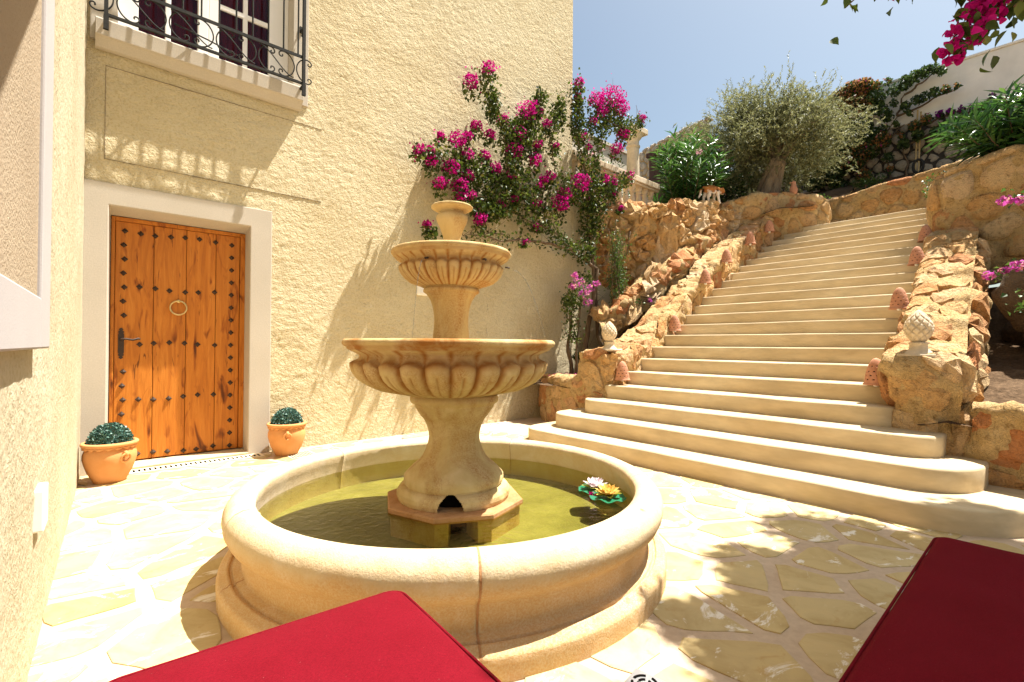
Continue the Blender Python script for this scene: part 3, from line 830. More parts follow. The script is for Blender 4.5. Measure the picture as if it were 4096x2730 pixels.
b = MB(); b.add(*lwbox(2.08, 2.33, -.02, .042, 1.13, 3.6)); b.add(*lwbox(-.4, 2.08, -.02, .0415, 1.13, 1.287)); b.add(*lwbox(-.4, 2.08, -.02, .0415, 3.3, 3.6)); b.add(*lwbox(-.7, -.4, -.02, .042, 1.13, 3.6))
bevel(b.build('niche_frame', M['white_trim'], wing), .006)
b = MB(); b.add(*lwbox(-.4, 2.08, -.02, .031, 1.287, 3.3)); b.build('niche_panel', M['sand_fill'], wing)
aw = MB(); V = [(-.2, 1.80, 3.02), (.235, 1.865, 2.99), (.60, .53, 2.99), (-.2, .45, 3.02)]  # unseen slab added only to cast the diagonal shadow on the niche panel
aw.add(V + [(x, y, z + .03) for x, y, z in V], [(3, 2, 1, 0), (4, 5, 6, 7), (0, 1, 5, 4), (1, 2, 6, 5), (2, 3, 7, 6), (3, 0, 4, 7)]); aw.build('added_shade_slab', M['fabric'], wing)
sk_ = MB().add(*lwbox(2.42, 2.56, -.01, .028, .47, .62)); o = sk_.build('wall_socket', M['plastic'], None); bevel(o, .006, 3)
props(o, 'slim white socket box low on the bright left plaster wall', 'socket')

# ------------------------------------------------------------------ staircase
stairs = empty('staircase', (7.5, 2.6, 0), 'wide flight of pale plaster steps with rounded bottom treads', 'staircase')
TR, Z1, RS = .335, .160, .165
def zt(k): return Z1 + RS * (k - 1)
def stepx(k): return 4.036 + TR * (k - 1)
def corner(cx, cy, rx, ry, a0, a1, n=10):
    return [(cx + rx * math.cos(a0 + (a1 - a0) * i / n), cy + ry * math.sin(a0 + (a1 - a0) * i / n)) for i in range(n + 1)]
spec = {1: (0.0, 4.40, .75, .62, .30), 2: (.34, 4.24, .42, .38, .27), 3: (.575, 4.05, .22, .25, .26), 4: (.9, 3.92, .1, .1, .12)}
for k in range(1, 23):
    x0 = stepx(k); x1 = x0 + TR + (.75 if k < 5 else .12)
    if k == 22: x1 = 12.4
    yr, yl, rx, ry, rl = spec.get(k, (.98, 4.1, .03, .03, .03))
    if k > 17: yl = 4.3
    poly = [(x1, yr)] + corner(x0 + rx, yr + ry, rx, ry, -PI / 2, -PI, 14 if k < 4 else 2) + corner(x0 + rl, yl - rl, rl, rl, PI, PI / 2, 14 if k < 4 else 2) + [(x1, yl)]
    # refine
    q = []
    for i in range(len(poly)):
        a, c = poly[i], poly[(i + 1) % len(poly)]; m = max(1, int(math.hypot(c[0] - a[0], c[1] - a[1]) / .07))
        q += [(a[0] + (c[0] - a[0]) * j / m, a[1] + (c[1] - a[1]) * j / m) for j in range(m)]
    n = len(q); cen = (sum(p[0] for p in q) / n, sum(p[1] for p in q) / n)
    zb, ztop = (zt(k - 1) - .012 if k > 1 else -.02), zt(k)
    V = []
    for inset, z in ((0, zb), (0, ztop - .10), (0, ztop - .02), (.004, ztop - .009), (.012, ztop - .002), (.024, ztop)):
        for i, (x, y) in enumerate(q):
            a, c = q[i - 1], q[(i + 1) % n]; d = Vector((c[0] - a[0], c[1] - a[1])).normalized(); nx, ny_ = -d.y, d.x
            if (cen[0] - x) * nx + (cen[1] - y) * ny_ < 0: nx, ny_ = -nx, -ny_
            w = .006 * noise.noise(Vector((x * 1.6, y * 2.2, k * 3.1))) + .002 * noise.noise(Vector((x * 9, y * 9, z * 8)))
            V.append((x + nx * (inset + w), y + ny_ * (inset + w), z + (.005 * noise.noise(Vector((x * 2, y * 2.1, k * 5.7))) if z > zb else 0)))
    F = [(r * n + i, r * n + (i + 1) % n, (r + 1) * n + (i + 1) % n, (r + 1) * n + i) for r in range(5) for i in range(n)]
    F = [f[::-1] for f in F] 
    F.append(tuple(range(6 * n - 1, 5 * n - 1, -1)))
    o = obj('step', V, F, M['step'], stairs, True)

# ================================================================== FOUNTAIN
FX, FY = 1.607, 2.293
ftn = empty('fountain', (FX, FY, 0), 'tiered cast stone fountain with fluted bowls in a round basin', 'fountain')
FC = (FX, FY, 0); FU = (FX - .017, FY + .0155, 0)
bprof = [(1.045, .02), (1.04, .15), (1.03, .26), (1.012, .34), (1.0, .385), (1.004, .402), (1.02, .415), (1.045, .424), (1.07, .424), (1.10, .412), (1.125, .388), (1.138, .36), (1.14, .338),
         (1.135, .305), (1.122, .278), (1.103, .258), (1.085, .245), (1.072, .23), (1.064, .205), (1.060, .17), (1.058, .145), (1.060, .124), (1.062, .122), (1.090, .117), (1.0915, .115), (1.094, .105), (1.096, .104), (1.102, .104), (1.104, .105),
         (1.108, .114), (1.114, .116), (1.121, .113), (1.124, .108), (1.144, .101), (1.155, .090), (1.1575, .082), (1.158, .06), (1.156, -.01)]
ja = [math.radians(a) for a in (-120.3, -42.6, 30.0, 104.0, 176.0)]
for i in range(5):
    a0 = ja[i]; a1 = ja[(i + 1) % 5]
    if a1 < a0: a1 += 2 * PI
    g = .0016
    def fn(r, z, a, ii, a0=a0, a1=a1):
        e = min(a - a0, a1 - a); dip = .006 * max(0, 1 - e / .012)
        q = Vector((r * math.cos(a), r * math.sin(a), z))
        w = .003 * noise.noise(q * 5) + .0018 * noise.noise(q * 21)
        return (r - dip + w, z - dip * .5 + w * .4)
    MB().lathe(bprof, 90, FC, fn, a0 + g, a1 - g, True).build('basin_segment', M['basin'], ftn, True).modifiers.new('split', 'EDGE_SPLIT').split_angle = .75
# mortar in the joints: thin curved fins just inside the seam
for a in ja:
    V = []; m = len(bprof)
    for sgn in (-1, 1):
        for r, z in bprof:
            aa = a + sgn * .004
            V.append((FX + (r - .0035) * math.cos(aa), FY + (r - .0035) * math.sin(aa), z - .002))
    obj('joint', V, [(i, i + 1, m + i + 1, m + i) for i in range(m - 1)], M['plinth'], ftn, True)
M['pool_floor'] = plain('pool_floor', [(.25, (.17, .16, .07)), (.5, (.235, .22, .105)), (.75, (.30, .28, .145))], 3.2, .9, .1, 18, .5, .01, (9, .85))
MB().lathe([(0, .15), (.5, .15), (1.042, .153)], 64, FC).build('basin_floor', M['pool_floor'], ftn, True)
V = [(FX, FY, .274)]; F = []
nr, na = 12, 72
for i in range(1, nr + 1):
    for k in range(na): V.append((FX + 1.0262 * i / nr * math.cos(2 * PI * k / na), FY + 1.0262 * i / nr * math.sin(2 * PI * k / na), .274))
F = [(0, 1 + k, 1 + (k + 1) % na) for k in range(na)] + [(1 + i * na + k, 1 + (i + 1) * na + k, 1 + (i + 1) * na + (k + 1) % na, 1 + i * na + (k + 1) % na) for i in range(nr - 1) for k in range(na)]
o = obj('water', V, F, M['water'], None, True); props(o, kind='structure')
# octagonal plinth on feet, slot towards the camera
CA = math.atan2(-FY, -FX)      # bearing of the viewer seen from the fountain
b = MB()
R8 = .395
def octa(r, z): return [(FX + r * math.cos(CA + math.radians(8) + PI / 8 + k * PI / 4), FY + r * math.sin(CA + math.radians(8) + PI / 8 + k * PI / 4), z) for k in range(8)]
V = octa(R8, .266) + octa(R8, .292) + octa(R8 - .008, .299)
b.add(V, [(k, (k + 1) % 8, 8 + (k + 1) % 8, 8 + k) for k in range(8)] + [(8 + k, 8 + (k + 1) % 8, 16 + (k + 1) % 8, 16 + k) for k in range(8)] + [tuple(range(16, 24)), tuple(range(7, -1, -1))])
b.build('plinth', M['plinth'], ftn)
b = MB()
O = [octa(.378, .14), octa(.378, .2655)]
for k in range(8):
    p0, p1, q0, q1 = O[0][k], O[0][(k + 1) % 8], O[1][k], O[1][(k + 1) % 8]
    if k == 7:      # the side towards the viewer: two feet and a dark gap
        L_ = lambda p, q, f: tuple(p[i] + (q[i] - p[i]) * f for i in range(3))
        inn = lambda p: (FX + (p[0] - FX) * .55, FY + (p[1] - FY) * .55, p[2])
        for f0, f1 in ((0, .24), (.76, 1)):
            a0, a1, c0, c1 = L_(p0, p1, f0), L_(p0, p1, f1), L_(q0, q1, f0), L_(q0, q1, f1)
            b.add([a0, a1, c1, c0], [(0, 1, 2, 3)])
            e = (a1, c1) if f0 == 0 else (a0, c0)
            b.add([e[0], e[1], inn(e[1]), inn(e[0])], [(0, 1, 2, 3)])
    else: b.add([p0, p1, q1, q0], [(0, 1, 2, 3)])
b.build('plinth_foot', M['fountain'], ftn)
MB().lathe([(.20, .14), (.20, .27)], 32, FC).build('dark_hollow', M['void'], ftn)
# pedestal with a pipe arch cut through the torus
pprof = [(.300, .291), (.311, .300), (.318, .322), (.316, .345), (.303, .364), (.284, .371), (.270, .374), (.270, .382), (.279, .386), (.2815, .404), (.279, .425), (.262, .444), (.232, .474), (.200, .50), (.178, .525), (.160, .56), (.147, .60), (.142, .635),
         (.145, .665), (.155, .70), (.172, .735), (.190, .755), (.203, .775), (.214, .793), (.222, .802), (.224, .815), (.229, .822), (.243, .828), (.250, .84), (.250, .856), (.243, .866), (.238, .872), (.262, .876)]
aw = CA - math.radians(3)
def fn(r, z, a, i):
    d = (a - aw + PI) % (2 * PI) - PI
    h = 0
    q = Vector((r * math.cos(a), r * math.sin(a), z)); w = .002 * noise.noise(q * 14) + .002 * noise.noise(q * 40)
    return (r + w, z)
pd = []
for (r0, z0), (r1, z1) in zip(pprof, pprof[1:]):
    k = max(1, int((z1 - z0) / .0035)) if z0 < .39 else 1
    pd += [(r0 + (r1 - r0) * i / k, z0 + (z1 - z0) * i / k) for i in range(k)]
pd.append(pprof[-1])
mb = MB(); mb.lathe(pd, 400, FC, fn)
keep = []
for f in mb.F:
    c = sum((Vector(mb.V[i]) for i in f), Vector()) / len(f); a = math.atan2(c.y - FY, c.x - FX); d = (a - aw + PI) % (2 * PI) - PI
    if abs(d) < .22 and c.z < .291 + .088 * math.sqrt(max(0, 1 - (d / .22) ** 2)): continue
    keep.append(f)
mb.F = keep; mb.build('pedestal', M['fountain'], ftn, True).modifiers.new('split', 'EDGE_SPLIT').split_angle = .8
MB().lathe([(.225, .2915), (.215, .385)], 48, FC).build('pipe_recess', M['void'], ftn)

def bowl(name, prof, N, zl0, zl1, amp, nseg, zdrop):
    """lathe with gadroons between zl0 (bottom) and zl1 (rounded tops)"""
    def fn(r, z, a, i):
        q = Vector((r * math.cos(a), r * math.sin(a), z)); w = .0016 * noise.noise(q * 12) + .0016 * noise.noise(q * 34)
        if zl0 < z < zl1 + zdrop:
            ph = (a * N / (2 * PI)) % 1.0; u = abs(2 * ph - 1)          # 0 centre of lobe, 1 groove
            top = zl1 + zdrop * math.sqrt(max(0, 1 - u * u)) - zdrop     # arched head of each lobe
            e = min(1, max(0, (top - z) / .018)) * min(1, max(0, (z - zl0) / .02))
            lobe = math.sqrt(max(0, 1 - (u * .99) ** 2))
            tt = (zl1 - z) / (zl1 - zl0)
            slit = max(0, 1 - u / .16) * max(0, min(1, (tt - .35) / .15)) * .28
            f_ = min(1, max(0, (z - zl0) / .03)) * min(1, max(0, (zl1 + zdrop - z) / .018))
            w += amp * ((lobe - slit) * e - .62 * f_)
        return (r + w, z)
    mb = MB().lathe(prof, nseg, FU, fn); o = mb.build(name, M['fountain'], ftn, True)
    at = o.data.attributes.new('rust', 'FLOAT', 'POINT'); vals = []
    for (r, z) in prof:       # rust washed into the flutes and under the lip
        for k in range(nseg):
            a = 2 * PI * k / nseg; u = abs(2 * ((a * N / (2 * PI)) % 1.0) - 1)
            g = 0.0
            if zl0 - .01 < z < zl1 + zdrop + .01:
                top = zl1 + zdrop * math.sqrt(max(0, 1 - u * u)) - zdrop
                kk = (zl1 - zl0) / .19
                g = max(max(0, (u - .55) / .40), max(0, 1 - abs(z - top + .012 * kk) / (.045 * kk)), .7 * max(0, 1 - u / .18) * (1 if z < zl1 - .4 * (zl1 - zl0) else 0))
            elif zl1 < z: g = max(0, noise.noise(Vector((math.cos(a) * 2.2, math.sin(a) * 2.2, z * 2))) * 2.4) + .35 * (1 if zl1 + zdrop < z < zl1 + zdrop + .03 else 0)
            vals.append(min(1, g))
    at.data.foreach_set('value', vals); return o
def dense(prof, zl0, zl1, m=34):
    """resample the profile finely between zl0 and zl1"""
    out = []
    for (r0, z0), (r1, z1) in zip(prof, prof[1:]):
        k = max(1, int(abs(z1 - z0) / ((zl1 - zl0) / m))) if min(z0, z1) >= zl0 - .02 and max(z0, z1) <= zl1 + .03 and z1 > z0 else 1
        for i in range(k): out.append((r0 + (r1 - r0) * i / k, z0 + (z1 - z0) * i / k))
    out.append(prof[-1]); return out
lp = [(.20, .872), (.262, .874), (.285, .880), (.33, .889), (.38, .903), (.43, .922), (.472, .946), (.505, .975), (.527, 1.008), (.535, 1.04), (.533, 1.07), (.528, 1.09), (.533, 1.106), (.548, 1.118), (.560, 1.126), (.566, 1.131), (.566, 1.138),
      (.580, 1.143), (.590, 1.153), (.592, 1.163), (.588, 1.173), (.576, 1.180), (.56, 1.180), (.545, 1.172), (.535, 1.155), (.50, 1.12), (.10, 1.10)]
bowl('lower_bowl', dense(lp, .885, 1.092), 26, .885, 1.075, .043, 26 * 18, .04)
up = [(.15, 1.474), (.165, 1.478), (.19, 1.488), (.225, 1.503), (.255, 1.523), (.278, 1.55), (.289, 1.578), (.292, 1.60), (.292, 1.614), (.298, 1.622), (.312, 1.632), (.322, 1.640), (.326, 1.645), (.327, 1.652), (.334, 1.657), (.339, 1.665), (.338, 1.674), (.332, 1.681),
      (.32, 1.682), (.308, 1.676), (.30, 1.66), (.27, 1.64), (.06, 1.63)]
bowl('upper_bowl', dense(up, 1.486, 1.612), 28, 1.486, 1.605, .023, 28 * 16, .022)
lav = lambda r, z, a, i: (r + .0015 * noise.noise(Vector((math.cos(a) * 3, math.sin(a) * 3, z * 20))) + .0012 * noise.noise(Vector((math.cos(a) * 9, math.sin(a) * 9, z * 60))), z)
MB().lathe([(.10, 1.10), (.105, 1.15), (.103, 1.20), (.098, 1.25), (.0965, 1.29), (.099, 1.33), (.106, 1.37), (.118, 1.405), (.130, 1.425), (.137, 1.432), (.139, 1.44), (.150, 1.444), (.158, 1.452), (.159, 1.462), (.154, 1.47), (.148, 1.474), (.165, 1.476)], 64, FU, lav).build('column', M['fountain'], ftn, True)
MB().lathe([(.055, 1.63), (.05, 1.70), (.048, 1.75), (.05, 1.768), (.056, 1.785), (.068, 1.82), (.083, 1.85), (.090, 1.872), (.087, 1.889), (.074, 1.900), (.064, 1.906), (.066, 1.911), (.082, 1.917), (.104, 1.924), (.117, 1.932), (.119, 1.939), (.113, 1.945), (.09, 1.944), (.05, 1.936), (0, 1.93)], 48, FU, lav).build('finial', M['fountain'], ftn, True)
# copper spouts and thin jets of water
for k in range(6):
    a = CA + math.radians(-36 + 60 * k + 6); d = Vector((math.cos(a), math.sin(a), 0)); p = Vector((FX, FY, 1.603)) + d * .285
    MB().tube([p, p + d * .018 + Vector((0, 0, -.002)), p + d * .026 + Vector((0, 0, -.006))], [.005, .005, .0065], 8).build('spout', M['rust_iron'], ftn, True)
for ang, reach, rad in ((-36, .09, .0022), (84, .20, .0022)):
    a = CA + math.radians(ang + 6); d = Vector((math.cos(a), math.sin(a), 0)); p = Vector((FX, FY, 1.588)) + d * .33
    pts = [p + d * reach * f + Vector((0, 0, -.42 * f * f)) for f in np.linspace(0, 1, 22)]
    MB().tube(pts, [rad * (1 - .35 * f) for f in np.linspace(0, 1, 22)], 6).build('water_jet', M['stream'], ftn, True)
for (zz, aa) in ((1.37, 128), (1.39, 129), (1.245, 131), (1.228, 130.5)):
    a = CA + math.radians(aa); MB().lathe([(0, -.009), (.0035, -.004), (.004, .001), (.002, .007), (0, .012)], 8, (FX + .25 * math.cos(a), FY + .25 * math.sin(a), zz)).build('water_drop', M['stream'], ftn, True)

# water lilies
def petal_mesh(L, Wd, cup, mat):
    V = []; nu, nv = 6, 4
    for i in range(nu + 1):
        u = i / nu; w = Wd * (math.sin(PI * min(1, u * .92 + .08)) ** .7) * (1 - .15 * u)
        if i == nu: w = Wd * .04
        for j in range(nv + 1):
            v = j / nv * 2 - 1
            V.append((L * u, v * w * .5, cup * L * u * u * .6 + abs(v) ** 2 * w * .25))
    F = [(i * (nv + 1) + j, i * (nv + 1) + j + 1, (i + 1) * (nv + 1) + j + 1, (i + 1) * (nv + 1) + j) for i in range(nu) for j in range(nv)]
    return mesh_from('petal', V, F, mat, True)
def lily(loc, rz, mat, label, sc, seed):
    t = empty('water_lily', loc, label, 'flower', 'water lilies floating in the basin'); t.rotation_euler = (0, 0, rz)
    R = random.Random(seed); n = 40; V = [(0, 0, .002)]
    for k in range(n):
        a = 2 * PI * k / n; r = .105 * sc * (1 + .05 * math.sin(a * 5 + seed)) * (.55 if k == 0 else 1)
        V.append((r * math.cos(a), r * math.sin(a), .006 + .006 * math.sin(a * 7 + seed) + .004))
    obj('lily_pad', V, [(0, 1 + k, 1 + (k + 1) % n) for k in range(n)], M['lily_pad'], t, True, False)
    pm = petal_mesh(.085 * sc, .038 * sc, .2, mat); ps = petal_mesh(.085 * sc, .045 * sc, .15, M['petal_green'])
    for ring, (cnt, tilt, me, s) in enumerate(((6, 8, ps, 1.0), (9, 24, pm, 1.0), (9, 42, pm, .92), (7, 58, pm, .78), (5, 74, pm, .62))):
        for k in range(cnt):
            o = bpy.data.objects.new('petal', me); link(o); o.parent = t
            o.location = (0, 0, .012); o.rotation_euler = (0, -math.radians(tilt + R.uniform(-5, 5)), 2 * PI * (k + .5 * (ring % 2) + R.uniform(-.1, .1)) / cnt); o.scale = (s, s, s)
    return t
lily((2.345, 1.865, .276), .3, M['petal_white'], 'pale pink water lily on a green pad, behind the yellow one', 1.0, 1)
lily((2.285, 1.725, .276), 1.9, M['petal_yellow'], 'yellow water lily on a green pad beside the basin wall', 1.0, 4)
fb = flower_cluster((2.245, 1.80, .288), .022, M['bract'], None, 26, 'fallen_blossom', .02)
props(fb, 'small magenta blossom caught between the two water lilies', 'blossom')

# ================================================================== POTS WITH CLIPPED BALLS
def pot(loc, label):
    t = empty('terracotta_pot', loc, label, 'flower pot', 'terracotta pots beside the door')
    pr = [(0, .0), (.098, .0), (.104, .006), (.118, .03), (.146, .09), (.168, .15), (.178, .20), (.178, .235), (.170, .265), (.160, .285), (.160, .295), (.170, .301), (.184, .305), (.190, .314), (.190, .326), (.184, .334), (.172, .336), (.160, .332), (.155, .31), (.15, .27)]
    MB().lathe(pr, 56, fn=lambda r, z, a, i: (r + (.0015 * math.sin(z * 160)), z)).build('pot_body', M['terracotta'], t, True, False)
    V = [];  # wavy apron under the rim
    n = 112
    for k in range(n):
        a = 2 * PI * k / n; zb = .288 - .008 * math.sin(a * 18)
        for r, z in ((.172, .306), (.181, .302), (.180, zb), (.170, zb - .002)): V.append((r * math.cos(a), r * math.sin(a), z))
    obj('pie_edge', V, [(k * 4 + j, ((k + 1) % n) * 4 + j, ((k + 1) % n) * 4 + j + 1, k * 4 + j + 1) for k in range(n) for j in range(3)], M['terracotta'], t, True, False)
    for a in (-1.08, 2.06):
        d = Vector((math.cos(a), math.sin(a), 0)); s_ = Vector((-d.y, d.x, 0))
        MB().tube([d * .172 + Vector((0, 0, .245)), d * .20 + Vector((0, 0, .258)), d * .212 + Vector((0, 0, .248)), d * .208 + Vector((0, 0, .232)), d * .18 + Vector((0, 0, .222))], [.014, .015, .014, .012, .012], 10).build('lug', M['terracotta'], t, True, False)
        MB().tube([d * (.196 + .012 * math.cos(q)) + s_ * .034 * math.sin(q) + Vector((0, 0, .215 + .034 * math.cos(q))) for q in np.linspace(0, 2 * PI, 25)], .0085, 8, False).build('ring', M['terracotta'], t, True, False)
    return t
p1 = pot((.205, 5.235, 0), 'terracotta pot left of the wooden door, in the corner')
p2 = copy_tree(p1, (1.63, 5.345, 0), -.75, 'terracotta pot right of the wooden door, over a drain grate')
def box_ball(loc, label):
    t = empty('boxwood_ball', loc, label, 'potted plant', 'clipped boxwood balls')
    n = 1500; u = runit(n); u[:, 2] = np.abs(u[:, 2]) * 1.0 - .05
    u /= np.linalg.norm(u, axis=1)[:, None]
    p = np.asarray(loc) + u * .148 * rng.uniform(.86, 1.04, n)[:, None] * np.array([1, 1, 1.12])
    quads('foliage', p, u + runit(n) * .8, u + runit(n) * .9, .026 * rng.uniform(.6, 1.3, n), .018, M['leaf_box'], t)
    MB().lathe([(.13, 0), (.125, .05), (.09, .10), (0, .128)], 20, loc).build('core', M['leaf_box'], t, True)
    return t
box_ball((.205, 5.235, .315), 'clipped blue-green boxwood ball in the pot left of the door')
box_ball((1.63, 5.345, .315), 'clipped blue-green boxwood ball in the pot right of the door')

# ================================================================== DRAINS
dn = empty('slot_drain', (.9, 5.48, 0), 'narrow cream slot drain in front of the wooden door', 'drain')
b = MB(); b.box(.34, 1.43, 5.385, 5.545, -.01, .010); b.build('channel', M['drain_stone'], dn)
for i in range(27):
    MB().box(.37 + .039 * i, .37 + .039 * i + .017, 5.418, 5.512, .008, .0115).build('slot', M['void'], dn)
gr = empty('drain_grate', (1.72, 5.2, 0), 'square cream drain grate under the right terracotta pot', 'drain')
b = MB(); b.box(1.60, 1.86, 5.08, 5.34, -.01, .009); b.build('grate_plate', M['drain_stone'], gr)
for j in range(3):
    for i in range(9): MB().box(1.615 + .026 * i, 1.629 + .026 * i, 5.093 + .082 * j, 5.163 + .082 * j, .007, .0105).build('slot', M['void'], gr)
fd = empty('floor_drain', (1.44, .93, 0), 'small steel floor drain with curved slots at the front edge', 'drain'); fd.rotation_euler = (0, 0, .15)
bevel(MB().box(-.06, .06, -.06, .06, -.005, .010).build('drain_plate', M['steel'], fd, False, False), .003)
for r, sg in ((.022, 1), (.022, -1), (.042, 1), (.042, -1)):
    for q in range(2):
        a0 = .35 + q * 1.5 + (0 if sg > 0 else PI)
        mb = MB().tube([(r * math.cos(a0 + f), r * math.sin(a0 + f), .0098) for f in np.linspace(0, 1.1, 9)], .005, 6); mb.build('slot', M['void'], fd, True, False)

# ================================================================== SUN LOUNGERS
def cushion(name, x0, x1, y0, y1, z0, z1, parent, seed):
    def outline(d, R=.05):
        r = max(R - d, .006); P = []
        for cx, cy, a0 in ((x1 - d - r, y1 - d - r, 0), (x0 + d + r, y1 - d - r, PI / 2), (x0 + d + r, y0 + d + r, PI), (x1 - d - r, y0 + d + r, 1.5 * PI)):
            P += [(cx + r * math.cos(a0 + PI / 2 * i / 6), cy + r * math.sin(a0 + PI / 2 * i / 6)) for i in range(7)]
        Q = []
        for i in range(28):      # subdivide the long sides
            a, c = P[i], P[(i + 1) % 28]; m = 18 if i % 7 == 6 else 1
            Q += [(a[0] + (c[0] - a[0]) * k / m, a[1] + (c[1] - a[1]) * k / m) for k in range(m)]
        return Q
    V = []; st = [(.012, z0), (.0, z0 + .015), (-.003, (z0 + z1) / 2), (0, z1 - .026), (.004, z1 - .014), (.011, z1 - .005), (.022, z1), (.05, z1 + .004), (.10, z1 + .009), (.17, z1 + .012), (.25, z1 + .013), (.33, z1 + .013)]
    for d, z in st:
        for (x, y) in outline(d):
            e = min(1, max(0, d) / .08)
            w = .005 * noise.noise(Vector((x * 3 + seed, y * 9, seed))) + .0035 * noise.noise(Vector((x * 11, y * 4 + seed, 2)))
            q = .003 * noise.noise(Vector((x * 6 + y * 6, seed, z * 9)))
            V.append((x + q, y + q, z + w * e + (0 if z <= z0 + .02 else q)))
    n = len(V) // len(st)
    F = [(r * n + i, r * n + (i + 1) % n, (r + 1) * n + (i + 1) % n, (r + 1) * n + i) for r in range(len(st) - 1) for i in range(n)]
    F.append(tuple((len(st) - 1) * n + i for i in range(n))); F.append(tuple(range(n - 1, -1, -1)))
    o = obj(name, V, F, M['fabric'], parent, True)
    pts = [(x, y, z1 - .012) for x, y in outline(.001)]
    MB().tube(pts + [pts[0]], .0045, 6, False).build('piping', M['fabric'], parent, True)
def lounger(x0, x1, y0, y1, label, seed):
    t = empty('sun_lounger', ((x0 + x1) / 2, (y0 + y1) / 2, 0), label, 'sun lounger', 'sun loungers by the fountain')
    cushion('cushion', x0, x1, y0, y1, .295, .392, t, seed)
    fr = MB(); fr.box(x0 + .02, x1 - .02, y0 + .02, y1 - .02, .24, .296); bevel(fr.build('frame', M['plastic'], t), .01)
    for x in (x0 + .06, x1 - .10):
        for y in (y0 + .06, y1 - .10): MB().box(x, x + .045, y, y + .045, .0, .245).build('leg', M['plastic'], t)
    return t
t = lounger(.03, .765, -.55, 1.40, 'red cushioned lounger in the sun at the front of the fountain', 1)
t.location = (.330, .438, 0); t.rotation_euler = (0, 0, math.radians(-4.0))
lounger(.80, 2.635, -.44, .335, 'dark red cushioned lounger in the shade at the lower right', 5)

# ================================================================== STONE WALLS
def wall(name, label, path, w, faceh, cs, ct, seed, top=True, loc=None, gap=.03, bulge=.035, mat='stone', mor='mortar', r=.06, rough=.03, n=11, drop=0., group=None, backfn=None, ds=.045, wob=.02, cat='stone wall', rs=.5, smooth=True, back=-.018):
    p = path[0]
    t = empty(name, loc or (p[0], p[1], 0), label, cat, group)
    surf, L = ribbon(path, w, r, 8, wob)
    t0 = -w if top else -.04
    body_mesh('mortar', surf, 0, L, t0, faceh, ds, ds, M[mor], t, rough, back, 4.5, backfn)
    lay_stones('stone', surf, .0, L, t0 + .01, faceh, cs, ct, M[mat], t, gap, bulge, n, .05, .40, drop, seed, rs, backfn, None, smooth)
    return t

# parapet on the left of the steps
PL = [(5.14, 4.42, 1.10), (5.08, 4.02, 1.10), (5.14, 3.76, 1.10), (5.42, 3.74, 1.11), (5.8, 3.80, 1.20), (6.2, 3.84, 1.42), (6.93, 3.88, 1.86), (7.76, 3.90, 2.32), (8.73, 3.92, 2.88), (9.87, 3.90, 3.48), (10.5, 3.86, 3.84)]
wall('left_parapet', 'rough ochre stone parapet climbing along the left end of the steps', PL, .42, .72, .40, .27, 11, gap=.022, bulge=.026, rough=.06, n=14, wob=.07, r=.09, rs=1.3, smooth=False, back=-.008, ds=.034)
# parapet on the right
PR1 = [(9.2, 1.20, 2.84), (8.4, 1.17, 2.46), (7.6, 1.13, 2.08), (6.8, 1.09, 1.70), (6.1, 1.05, 1.36), (5.6, 1.01, 1.14), (5.25, .99, 1.09), (5.07, .90, 1.08), (5.04, .70, 1.08), (5.10, .50, 1.07)]
wall('right_parapet', 'rough ochre stone parapet on the right of the steps, behind the large pinecone', PR1, .5, .95, .42, .30, 12, gap=.022, bulge=.028, rough=.06, n=14, wob=.08, r=.09, rs=1.3, smooth=False, back=-.008, ds=.034)
PR2 = [(5.08, .53, 1.05), (5.5, .46, 1.10), (6.2, .50, 1.36), (7.0, .54, 1.76), (7.8, .60, 2.16), (8.7, .64, 2.58)]
t = [o for o in COL.objects if o.name == 'right_parapet'][0]
surf, L = ribbon(PR2, .1, .08, 8, .05)
body_mesh('mortar', surf, 0, L, -.10, 1.5, .05, .05, M['mortar'], t, .10, -.03, 4.0)
lay_stones('stone', surf, 0, L, -.05, 1.4, .40, .28, M['stone'], t, .02, .05, 14, .05, .4, 0, 13, 1.0, None, None, False)
# low ledge wall at the lower right
wall('low_planter_wall', 'low ochre rock wall with a pale ledge beside the bottom steps at right', [(5.22, .62, .66), (5.02, .36, .70), (4.93, .0, .71), (4.92, -.5, .71), (5.0, -1.2, .70)], .42, .72, .66, .34, 14, bulge=.03, rough=.075, n=14, wob=.07, gap=.02, rs=1.3, smooth=False, back=-.008, ds=.034)
# planter at the foot of the house
wall('vine_planter', 'low ochre stone planter under the bougainvillea by the house wall', [(5.62, 5.62, .68), (5.40, 5.35, .69), (5.22, 4.9, .70), (5.12, 4.4, .72), (5.10, 4.15, .73)], .3, .74, .50, .36, 15, bulge=.02, rough=.05, n=14, wob=.05, gap=.02, rs=1.2, smooth=False, back=-.008, ds=.034)
# rock outcrop below the oleander
def cave(s, t): return .0 if t < .9 else min(.42, (t - .9) ** 2 * .38)
wall('rock_outcrop', 'layered ochre rock face below the oleander and the cat', [(7.0, 5.58, 3.66), (7.45, 5.36, 3.70), (7.95, 4.92, 3.80), (8.6, 4.62, 3.86), (9.4, 4.52, 3.95), (10.3, 4.46, 4.02)], .55, 3.0, .80, .17, 16, bulge=.085, rough=.12, n=16, gap=.012, backfn=cave, wob=.16, rs=1.5, smooth=False, back=-.03, ds=.04)
wall('rock_ledge', 'slanting ledge of ochre boulders between the rock face and the left parapet', [(6.3, 4.92, 1.62), (6.9, 4.72, 2.0), (7.6, 4.58, 2.42), (8.3, 4.48, 2.84), (9.2, 4.42, 3.34)], .4, .42, .62, .26, 17, bulge=.07, rough=.10, n=14, wob=.11, rs=1.4, gap=.014, smooth=False, back=-.01, ds=.04)
